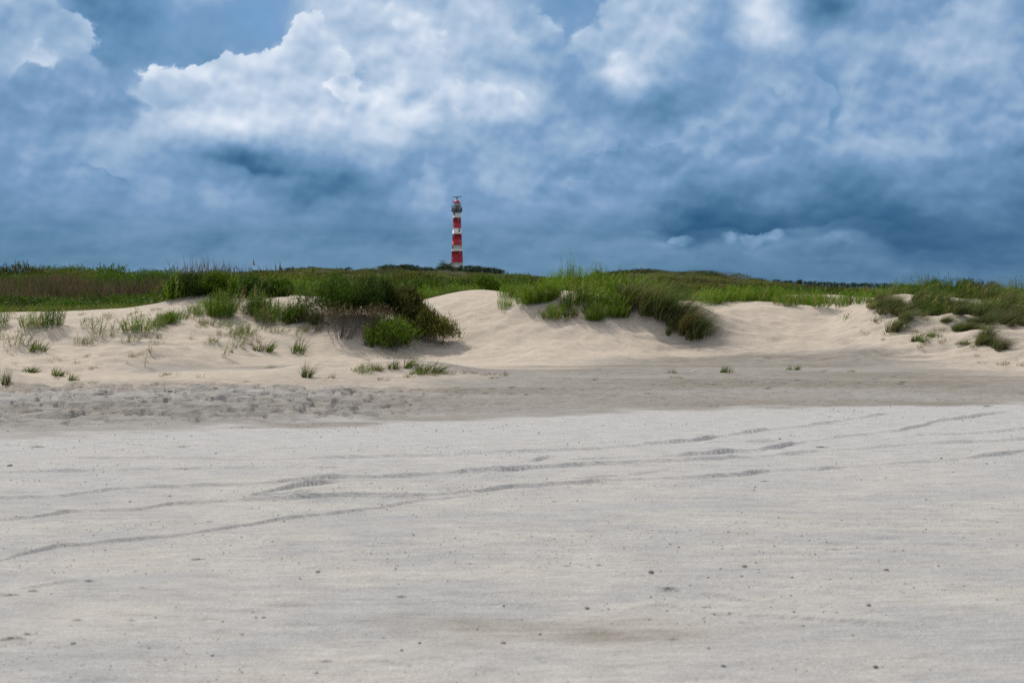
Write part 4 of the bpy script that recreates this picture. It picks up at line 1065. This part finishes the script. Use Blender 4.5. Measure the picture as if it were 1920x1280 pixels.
def pine(px, toppy, Y, wpx, label, group, proto=None, name="pine_tree", hmin=4.0):
    x = ray(px, 600)[0] * Y; z = gz(x, Y)
    ztop = zat(toppy, Y); H = max(ztop - z, hmin); zb = ztop - H
    root = empty(name, (x, Y, min(z, zb) if zb < z else z), prng.uniform(0, 6.28))
    H = ztop - root.location.z
    sx = wpx * Y / FPX / .75
    root.scale = (sx, sx, H / 1.08)
    tr, cr = proto or prng.choice(PINES)
    link("trunk", tr, root); link("crown", cr, root)
    tag(root, label, "pine tree", group); return root
sky_l = ip([480, 520, 560, 580, 600, 615, 640, 660, 700, 725, 745, 760, 775, 800, 820, 835, 850, 880, 900, 925, 945], [506, 505, 500, 499, 501, 504, 503, 498, 501, 496, 497, 493, 496, 501, 502, 495, 500, 497, 499, 501, 506])
g2 = random.Random(12)
for x in np.arange(478, 655, 6.5):
    pine(x + g2.uniform(-2, 2), sky_l(x) + g2.uniform(-1, 1.8), g2.uniform(850, 1000), g2.uniform(10, 16), "dark pine in the low row on the skyline left of the round dune", "pines on the skyline left of the round dune")
for x in np.arange(715, 862, 5.0):
    pine(x + g2.uniform(-2, 2), sky_l(x) + g2.uniform(-1.5, 2.5), g2.uniform(880, 1000), g2.uniform(11, 18), "dark pine on the skyline between the round dune and the lighthouse", "pines left of the lighthouse")
for x in np.arange(866, 944, 4.6):
    pine(x + g2.uniform(-2, 2), sky_l(x) + g2.uniform(-1, 1.5), g2.uniform(900, 1010), g2.uniform(11, 17), "dark pine in the low wood just right of the lighthouse", "pines right of the lighthouse")
for x in np.arange(1445, 1790, 6.3):
    top = float(np.interp(x, [1445, 1500, 1560, 1640, 1790], [525.5, 525, 528.5, 530.5, 536])) + g2.uniform(-1.5, 1.5)
    pine(x + g2.uniform(-2, 2), top, g2.uniform(900, 1400), g2.uniform(8, 14), "small dark pine in the far row on the right skyline", "pines in the far right row")
pine(1498, 522.5, 800, 9, "highest tree of the far right row on the skyline", None)
pine(4, 505, 300, 16, "dark bush-like pine showing above the dune at the left edge", None)
# the lighter tree leaning against the foot of the lighthouse
lt = pine_meshes(91, np.array([.065, .105, .03]))
pine(832, 488, 985, 17, "lighter green wind-bent tree against the lighthouse's left foot", None, lt, "bent_tree")
lt2 = pine_meshes(92, np.array([.085, .075, .045]))
pine(842, 493, 984, 17, "brownish bare-looking tree in front of the lighthouse's base", None, lt2, "bare_tree")
pine(864.5, 496, 1000, 7, "thin dark conifer before the lighthouse's right foot", None)

# ================================================================ lighthouse
def simple_mat(name, col, rough=.6, metal=0.0, vary=.12, scale=1.5):
    m = bpy.data.materials.new(name); m.use_nodes = True
    t = m.node_tree; n = Nodes(t); bs = t.nodes['Principled BSDF']; tc = t.nodes.new('ShaderNodeTexCoord')
    k = n.math('MULTIPLY_ADD', n.math('SUBTRACT', n.noise(tc.outputs['Object'], scale, 4, .6), .5), vary * 2, 1.0)
    c = n.vec('MULTIPLY', tuple(col), n.xyz(k, k, k))
    t.links.new(c, bs.inputs['Base Color']); bs.inputs['Roughness'].default_value = rough; bs.inputs['Metallic'].default_value = metal
    return m
LD = 1050.0
lx, _, lz = at(857, 503, LD)
lz = gz(lx, LD)
S = LD / FPX
zz = lambda py: zat(py, LD) - lz            # height above the base
tower_root = empty("lighthouse", (lx, LD, lz))
tag(tower_root, "tall red and white banded lighthouse rising behind the dunes", "lighthouse")
BANDS = [(397.5, 408.3, 'w'), (408.3, 427.8, 'r'), (427.8, 438.8, 'w'), (438.8, 459.6, 'r'), (459.6, 470.8, 'w'), (470.8, 492.2, 'r'), (492.2, 520, 'w')]
def band_material():
    m = bpy.data.materials.new("banded_paint"); m.use_nodes = True
    t = m.node_tree; n = Nodes(t); bs = t.nodes['Principled BSDF']; tc = t.nodes.new('ShaderNodeTexCoord')
    Pm = tc.outputs['Object']; z = n.sep(Pm)[2]
    f = None
    for (a, b, c) in BANDS:
        if c == 'r':
            g_ = n.math('MULTIPLY', n.math('GREATER_THAN', z, zz(b)), n.math('LESS_THAN', z, zz(a)))
            f = g_ if f is None else n.math('ADD', f, g_)
    c = n.mix(f, (.90, .90, .89, 1), (.47, .016, .038, 1))
    streak = n.noise(n.vec('MULTIPLY', Pm, (1.2, 1.2, .12)), 1.1, 4, .6)
    c = n.mix(n.smooth(streak, .50, .75, 0, .35), c, n.mix(1.0, c, (.62, .60, .58, 1), 'MULTIPLY'))
    zc = n.math('MODULO', z, 1.9)
    seam = n.math('LESS_THAN', zc, .09)
    c = n.mix(n.math('MULTIPLY', seam, .35), c, (.10, .05, .05, 1))
    t.links.new(c, bs.inputs['Base Color']); bs.inputs['Roughness'].default_value = .55
    return m
PAINT = band_material()
STEEL = simple_mat("grey_steel", (.20, .21, .22), .5, .4)
LGREY = simple_mat("pale_grey_paint", (.42, .43, .43), .5)
DARK = simple_mat("dark_window_glass", (.015, .018, .022), .15)
REDP = simple_mat("red_roof_paint", (.50, .012, .028), .4)
WHITE = simple_mat("white_paint", (.66, .66, .65), .5)
GLASS = simple_mat("lantern_glass", (.20, .27, .28), .1)
def lathe(name, prof, mat, parent, n=48, loc=(0, 0, 0), smooth=True):
    prof = np.array(prof, float); a = np.arange(n) / n * 2 * np.pi
    V = np.stack([prof[:, None, 0] * np.cos(a), prof[:, None, 0] * np.sin(a), np.repeat(prof[:, 1:2], n, 1)], -1).reshape(-1, 3)
    k = np.arange(len(prof) - 1)[:, None] * n; j = np.arange(n)[None]; j2 = (j + 1) % n
    F = np.stack([k + j, k + j2, k + n + j2, k + n + j], -1).reshape(-1, 4)
    return link(name, mesh_np(name, V, F, mat, smooth), parent, loc)
def boxes(name, bl, mat, parent, loc=None):
    """bl: list of (center, half sizes, rot about z, [tilt direction]) -> one mesh"""
    V, F, off = [], [], 0
    q_ = np.array([[-1, -1, -1], [1, -1, -1], [1, 1, -1], [-1, 1, -1], [-1, -1, 1], [1, -1, 1], [1, 1, 1], [-1, 1, 1]], float)
    f_ = np.array([[0, 3, 2, 1], [4, 5, 6, 7], [0, 1, 5, 4], [1, 2, 6, 5], [2, 3, 7, 6], [3, 0, 4, 7]])
    for (c, h, r) in bl:
        v = q_ * np.array(h); v = np.stack([v[:, 0] * math.cos(r) - v[:, 1] * math.sin(r), v[:, 0] * math.sin(r) + v[:, 1] * math.cos(r), v[:, 2]], -1) + np.array(c)
        V.append(v); F.append(f_ + off); off += 8
    return link(name, mesh_np(name, np.concatenate(V), np.concatenate(F), mat), parent, loc)
ztop, z0 = zz(397.5), 0.0
rt, rb = 6.7 * S, 12.0 * S
zred = zz(492.2); rred = 11.0 * S
rad = lambda z: np.interp(z, [z0 - 3, zred, ztop], [rb, rred, rt])
levels = sorted(set([z0 - 3, 0, ztop] + [zz(b[0]) for b in BANDS] + list(np.linspace(0, ztop, 12))))
levels = [l for l in levels if l <= ztop + .001]
prof = []
for l in levels:
    prof.append((rad(l), l))
    if any(abs(l - zz(b[0])) < .01 for b in BANDS[1:]): prof += [(rad(l) + .09, l + .02), (rad(l) + .09, l + .28), (rad(l), l + .30)]
lathe("tower_wall", prof, PAINT, tower_root)
# windows: frame x, y of each opening
for (wx_, wy_, big) in [(852.1, 401.2, 1), (861.4, 431.8, 1), (849.3, 463.6, 1), (860.0, 412, 0), (851.3, 421.7, 0), (850.8, 443, 0), (861.8, 453.2, 0), (862.8, 475, 0), (848.9, 486, 0)]:
    z = zz(wy_); r = rad(z); dxx = (wx_ - 857) * S; dxx = max(min(dxx, r * .93), -r * .93)
    a = math.atan2(-math.sqrt(max(r * r - dxx * dxx, .01)), dxx)
    wr = a + math.pi / 2
    hw, hh = (.45, .95) if big else (.38, .8)
    ca, sa = math.cos(a), math.sin(a)
    c = (ca * r, sa * r, z)
    tx, ty = -sa, ca
    fr = boxes("window", [((c[0] + tx * s * hw, c[1] + ty * s * hw, z), (.07, .16, hh + .1), wr) for s in (-1, 1)] +
               [((c[0], c[1], z + s * hh), (hw - .073, .15, .09), wr) for s in (-1, 1)], STEEL if big else LGREY, tower_root)
    boxes("pane", [((c[0], c[1], z), (hw - .075, .09, hh - .095), wr)], DARK if big else simple_mat("weathered_pane", (.16, .12, .11), .4), fr)
# door at the foot
boxes("door", [((rad(1.2) * math.cos(-1.2), rad(1.2) * math.sin(-1.2), 1.2), (.6, .15, 1.3), -1.2 + math.pi / 2)], simple_mat("green_door", (.03, .08, .05)), tower_root)
# gallery
zg = zz(397.5)
lathe("gallery_deck", [(rt - .1, zg - .9), (rt + .3, zg - .4), (9.6 * S, zg - .05), (9.8 * S, zg - .05), (9.8 * S, zg + .3), (4 * S, zg + .32)], STEEL, tower_root)
zr2 = zz(388.0)
rail = []
for k in range(28):
    a = k / 28 * 2 * math.pi; rr = 9.6 * S
    rail.append(((rr * math.cos(a), rr * math.sin(a), (zg + .3 + zr2) / 2), (.07, .07, (zr2 - zg - .3) / 2), a))
for zq in (zr2, zg + 1.4, zg + 2.4):
    for k in range(28):
        a = (k + .5) / 28 * 2 * math.pi; rr = 9.6 * S * .996
        rail.append(((rr * math.cos(a), rr * math.sin(a), zq), (.06, rr * math.pi / 28, .06), a))
boxes("gallery_railing", rail, STEEL, tower_root)
# equipment cabinets standing on the gallery
for k, (px_, w_, h_, m_) in enumerate([(849.5, 1.1, 2.6, STEEL), (853, .8, 3.2, LGREY), (859, 1.0, 2.4, STEEL), (862, .9, 3.0, LGREY), (864.6, .8, 2.6, STEEL), (856, .7, 2.0, DARK)]):
    dxx = (px_ - 857) * S; y_ = -math.sqrt(max((8.2 * S) ** 2 - dxx * dxx, 0))
    boxes("equipment_box", [((dxx, y_, zg + .33 + h_ / 2), (w_ / 2, .4, h_ / 2), 0)], m_, tower_root)
# service room and lantern
z1, z2, z3, z4 = zg + .33, zz(386.0), zz(380.4), zz(373.9)
lathe("service_room", [(5.9 * S, z1), (5.9 * S, z2), (6.6 * S, z2 + .02), (6.6 * S, z2 + .3), (3 * S, z2 + .31)], LGREY, tower_root, 32)
lathe("lantern_glass", [(4.6 * S, z2 + .32), (4.6 * S, z3)], GLASS, tower_root, 12, smooth=False)
mull = []
for k in range(12):
    a = k / 12 * 2 * math.pi; rr = 4.75 * S
    mull.append(((rr * math.cos(a), rr * math.sin(a), (z2 + z3) / 2 + .16), (.12, .17 if k % 3 else .4, (z3 - z2) / 2 - .17), a))
boxes("lantern_frame", mull, WHITE, tower_root)
lathe("lantern_lamp", [(.01, z2 + .35), (1.1, z2 + .6), (1.3, (z2 + z3) / 2), (1.1, z3 - .4), (.01, z3 - .2)], simple_mat("lamp_lens", (.35, .42, .40), .1), tower_root, 16)
roof = lathe("dome_roof", [(5.0 * S, z3), (6.1 * S, z3 + .02), (6.1 * S, z3 + .35), (4.9 * S, z3 + .4 + (z4 - z3) * .30), (3.2 * S, z3 + (z4 - z3) * .62), (1.6 * S, z3 + (z4 - z3) * .84), (.9 * S, z4), (.02, z4 + .02)], REDP, tower_root, 16, smooth=False)
mast = lathe("radar_mast", [(.55, z4), (.35, zz(371.2)), (.5, zz(370.9)), (.5, zz(370.0)), (.01, zz(369.9))], STEEL, tower_root, 10)
boxes("radar_antenna", [((0, 0, zz(369.4)), (8.6 * S, .22, .26), .0), ((0, 0, zz(369.4) + .3), (2.0, .12, .08), 0)], STEEL, tower_root)
for (ax_, h0, h1) in [(850.0, 392, 374), (848.0, 394, 383), (863.8, 392, 379.5)]:
    dxx = (ax_ - 857) * S
    boxes("whip_antenna", [((dxx, -1.0, (zz(h0) + zz(h1)) / 2), (.11, .11, (zz(h1) - zz(h0)) / 2), 0), ((dxx, -1.0, zz(h1 + 3)), (.55, .05, .05), 0), ((dxx - .3, -1.0, zz(h1 + 4.5)), (.3, .05, .4), 0)], STEEL, tower_root)
boxes("side_bracket", [((-10.2 * S, 0, zg + 1.0), (1.0, .1, .1), 0), ((-11.0 * S, 0, zg + 1.4), (.1, .1, .8), 0)], STEEL, tower_root)

# ================================================================ birds
BIRD = simple_mat("dark_feathers", (.03, .03, .035), .7, 0, .3, 6)
def bird(loc, span, rz, roll, label):
    """gliding gull: body, head, tail and two cranked wings as one mesh"""
    n = 15; t = np.linspace(-1, 1, n)
    # wings as a thin tapered slab with a crank
    V, F = [], []
    for i, s in enumerate(t):
        a = abs(s); x = s * span / 2
        z = span * (.10 * math.sin(a * 2.2) - .05 * a)
        yc = span * (.02 + .07 * math.sin(a * 2.6) - .14 * max(a - .45, 0) * 1.4)
        ch = span * .115 * (1 - a ** 3 * .85); th = span * .008 * (1.4 - a)
        V += [(x, yc + ch * .5, z), (x, yc, z + th), (x, yc - ch * .5, z), (x, yc, z - th)]
    for i in range(n - 1):
        b = 4 * i
        for k in range(4): F.append([b + k, b + (k + 1) % 4, b + 4 + (k + 1) % 4, b + 4 + k])
    F += [[3, 2, 1, 0], [4 * (n - 1) + k for k in range(4)]]
    # body: lathe along y
    prof = [(-.30, .004), (-.24, .030), (-.12, .036), (0, .050), (.12, .052), (.19, .034), (.22, .030), (.25, .031), (.275, .020), (.31, .004)]
    off = len(V)
    for (y, r) in prof:
        for k in range(8):
            a = k * math.pi / 4
            flat = 2.2 if y < -.2 else 1
            V.append((r * math.cos(a) * span * flat, y * span, r * math.sin(a) * span / flat))
    for i in range(len(prof) - 1):
        for k in range(8): F.append([off + 8 * i + k, off + 8 * i + (k + 1) % 8, off + 8 * i + 8 + (k + 1) % 8, off + 8 * i + 8 + k])
    o = link("bird", mesh_np("bird", np.array(V), np.array(F), BIRD, True), None, loc)
    o.rotation_euler = (R(8), roll, rz); tag(o, label, "bird"); return o
bx, by, bz = at(903.5, -19, 60)
bird((bx, by, bz), 1.15, R(25), R(38), "dark bird above the frame, one wing tip showing at the top edge")
bx, by, bz = at(1393, 463, 260)
bird((bx, by, bz), .55, R(70), R(10), "tiny distant bird, a dot low in the sky at right")

# ================================================================ loose things on the beach
STONES = []
smat = [simple_mat("dark_pebble", (.05, .052, .06), .6, 0, .4, 60), simple_mat("blue_grey_shell", (.10, .13, .17), .45, 0, .4, 60), simple_mat("brown_pebble", (.13, .095, .07), .7, 0, .4, 60)]
def stone_mesh(seed, mat, flat=.5):
    g = np.random.default_rng(seed); n1, n2 = 7, 10
    V = [(0, 0, -flat * .5)]
    for i in range(1, n1):
        ph = math.pi * i / n1
        for j in range(n2):
            a = 2 * math.pi * j / n2; r = (1 + .16 * math.sin(2 * a + seed) + .10 * g.standard_normal()) * .5
            V.append((r * math.sin(ph) * math.cos(a) * 1.25, r * math.sin(ph) * math.sin(a), -r * flat * math.cos(ph)))
    V.append((0, 0, flat * .5))
    F4, F3 = [], []
    for i in range(n1 - 2):
        for j in range(n2): F4.append([1 + i * n2 + j, 1 + i * n2 + (j + 1) % n2, 1 + (i + 1) * n2 + (j + 1) % n2, 1 + (i + 1) * n2 + j])
    for j in range(n2):
        F3.append([0, 1 + (j + 1) % n2, 1 + j]); F3.append([len(V) - 1, 1 + (n1 - 2) * n2 + j, 1 + (n1 - 2) * n2 + (j + 1) % n2])
    return mesh_np("pebble", np.array(V), [np.array(F4), np.array(F3)], mat, True)
STONES = [stone_mesh(i, smat[(0, 0, 1, 0, 2, 1)[i]], (.5, .7, .35, .4, .6, .3)[i]) for i in range(6)]
def stone(px, py, wpx, label, name="pebble", cat="pebble", group=None, mesh=None, rz=None):
    h = hit(px, py, 3.5, 30)
    if h is None: return
    x, y, z = h; s = wpx * y / FPX
    o = link(name, mesh or prng.choice(STONES), None, (x, y, z + s * .10))
    o.scale = (s, s, s); o.rotation_euler = (prng.uniform(-.25, .25), prng.uniform(-.25, .25), prng.uniform(0, 6.28) if rz is None else rz)
    tag(o, label, cat, group); return o
for (x, y, w, l) in [(1221, 1074, 11, "largest dark pebble, alone right of centre in the foreground"), (944, 1206, 8, "round dark pebble left of the damp patch"),
                     (137, 1207, 8, "blue-black pebble near the bottom left"), (398, 1229, 6, "small dark pebble near the bottom, left of centre"),
                     (596, 1073, 7, "dark pebble in the foreground left of centre"), (1101, 1141, 8, "blue-grey pebble below the largest one"),
                     (1357, 1250, 9, "blue pebble near the bottom edge right of centre"), (1662, 1069, 8, "blue-grey pebble among the grit at right"),
                     (753, 1219, 6, "dark dot-like pebble right of the bottom left ones"), (787, 1206, 7, "brown-black pebble left of the round dark one"),
                     (480, 1158, 5, "blue pebble in the left foreground pair, left one"), (494, 1158, 6, "black pebble in the left foreground pair, right one"),
                     (1396, 1063, 9, "dark pebble amid the grit patch at right"), (1629, 1136, 9, "blue-black pebble at right in the foreground"),
                     (1642, 1251, 10, "dark pebble near the bottom right"), (1256, 1020, 5, "small black pebble right of centre"), (18, 873, 10, "dark lump on pale sand near the left edge"),
                     (244, 941, 5, "small black pebble left, upper of two"), (318, 930, 5, "small black pebble right of the upper left two"), (1462, 823, 6, "black pebble near the far ridges at right"),
                     (1850, 870, 5, "small dark pebble near the right edge"), (593, 1262, 6, "dark pebble at the bottom, left of centre"), (1010, 812, 5, "small black pebble on the far pale sand")]:
    stone(x, y, w, l)
g3 = random.Random(21)
for i in range(120):      # a sprinkle of dark pebbles, thicker at right
    r = g3.random()
    if r < .45: x, y = g3.gauss(1500, 220), g3.gauss(1080, 60)
    elif r < .7: x, y = g3.uniform(0, 1920), g3.uniform(800, 1270)
    elif r < .85: x, y = g3.gauss(1780, 110), g3.gauss(940, 50)
    else: x, y = g3.gauss(550, 260), g3.gauss(1170, 50)
    if not (0 < x < 1920 and 790 < y < 1275): continue
    stone(x, y, g3.uniform(2.2, 5.0) * (y / 1100), "small dark pebble sprinkled on the pale foreground sand", group="small dark pebbles sprinkled on the foreground sand")
# dry seaweed and driftwood scraps
WEED = simple_mat("dry_weed", (.085, .070, .052), .9, 0, .5, 40)
def weed_mesh(seed):
    g = np.random.default_rng(seed); n = 34
    b = np.stack([g.standard_normal(n) * .25, g.standard_normal(n) * .10, .02 + .04 * g.random(n)], -1)
    a = g.standard_normal(n) * .5 + (g.random(n) < .5) * np.pi
    d = unit(np.stack([np.cos(a), np.sin(a), .25 * g.random(n)], -1)); L = .2 + .3 * g.random(n)
    V, F, T, I = ribbons(b, d, L, .05 + .05 * g.random(n), L * .35, 3, rng=g)
    V[:, 2] = np.maximum(V[:, 2], 0) + .012 * (np.arange(len(V)) % 3)
    return mesh_np("weed_scrap", V, F, WEED)
WEEDS = [weed_mesh(i) for i in range(4)]
def weed(px, py, wpx, label, group=None, hs=1.0):
    h = hit(px, py, 3.5, 34)
    if h is None: return
    x, y, z = h; s = wpx * y / FPX
    o = link("seaweed_scrap", prng.choice(WEEDS), None, (x, y, z + .003)); o.scale = (s, s, s * .8 * hs); o.rotation_euler = (0, 0, prng.uniform(-.25, .25))
    tag(o, label, "seaweed", group)
for (x, y, w, l) in [(18, 1198, 50, "largest dark weed heap, at the bottom left edge"), (52, 1190, 22, "small weed bit right of the largest heap"), (392, 978, 16, "brown weed lump on the ridged sand left of centre"),
                     (1433, 903, 18, "brown weed lump on smooth sand right of centre"), (145, 1163, 22, "flat brown weed above the bottom left heap"), (62, 1108, 26, "dark weed bits left, in the upper dark line"),
                     (18, 1116, 34, "dark weed at the left edge of the upper dark line"), (168, 1090, 26, "thin dark weed at the right end of the upper dark line"), (370, 1049, 32, "thin brown weed strip left of centre"),
                     (1062, 1061, 14, "brown weed bit in the centre foreground"), (1124, 1060, 18, "flat weed strip right of the centre bit"), (1252, 1104, 34, "dark weed strip right of the largest pebble"),
                     (1322, 1139, 18, "dark weed peak below the strip"), (1262, 1199, 24, "thin weed at the damp patch's right end"), (1565, 1031, 24, "brown weed strip at right in the foreground"),
                     (752, 1119, 22, "thin brown weed bit left of centre in the foreground"), (1040, 941, 14, "small brown weed bit in the middle of the pale sand"), (610, 1240, 26, "thin dark weed strip near the bottom"),
                     (245, 1164, 18, "brown weed beside the flat one at left"), (1105, 909, 12, "small weed bit on a sand ridge"), (268, 1103, 12, "brown weed speck at left"), (342, 838, 22, "dark weed bits on the far pale sand at left"),
                     (70, 838, 26, "dark weed bits near the left edge on the far sand"), (1540, 839, 26, "weed caught behind a far ridge at right"), (1850, 762, 24, "weed on the far edge of the pale sand at right")]:
    weed(x, y, w * .7, l)
for i in range(90):
    x = g3.uniform(-20, 1940)
    ln = float(np.interp(x, [0, 500, 960, 1400, 1920], [756, 742, 733, 722, 706])); y = g3.gauss(ln, 12 if x < 650 else 5)
    weed(x, y, g3.uniform(4, 13), "dark dry weed scrap in the line along the foot of the dunes", "weed scraps in the line below the dunes")
# white litter by the dune foot
LIT = simple_mat("bleached_shell", (.75, .74, .71), .5)
for (x, y, w, l) in [(1298, 696, 3.5, "left white shell of the little heap below the middle dune"), (1303, 695, 5, "middle white shell of the little heap below the middle dune"), (1308, 696, 3, "right white shell of the little heap below the middle dune")]:
    stone(x, y, w, l, "white_shell", "shell", None, stone_mesh(60 + x, LIT, .4))
# shell grit: nobody could count it
gg = np.random.default_rng(31); n = 12000
Yg = 5.0 + 15 * gg.random(n) ** 1.4; ug = gg.uniform(-150, 2070, n); xg = (ug - 960) / FPX * Yg
keep = (fbm(xg * .55, Yg * 1.5, 4, 95) > .08 + .2 * (gg.random(n) - .5)); xg, Yg = xg[keep], Yg[keep]; n = len(xg)
sz = (.0016 + .0036 * gg.random(n) ** 2.5) * (Yg / 7) ** .6
a = gg.random(n) * 6.28; zc = terrain(xg, Yg) + sz * .4
V = np.stack([np.stack([xg + np.cos(a + k * 1.571) * sz * (1.3 if k % 2 else 1), Yg + np.sin(a + k * 1.571) * sz * (1.3 if k % 2 else 1), zc + (sz * .5 if k in (0, 1) else -sz * .6)], -1) for k in range(4)] +
             [np.stack([xg, Yg, zc + sz * .8], -1)], 1).reshape(-1, 3)
k = np.arange(n)[:, None] * 5
F = np.concatenate([k + np.array([[i, (i + 1) % 4, 4]]) for i in range(4)])
cc = np.array([[.07, .075, .085], [.16, .14, .12], [.70, .69, .66], [.28, .27, .25]])[gg.choice(4, n, p=[.44, .24, .07, .25])]
GRIT = leaf_material("shell_grit", 0.0, .7)
tag(link("shell_grit", mesh_np("shell_grit", V, F, GRIT, cols=np.repeat(cc, 5, 0))), "scattered broken shell and grit on the pale sand", "shell grit", kind='stuff')
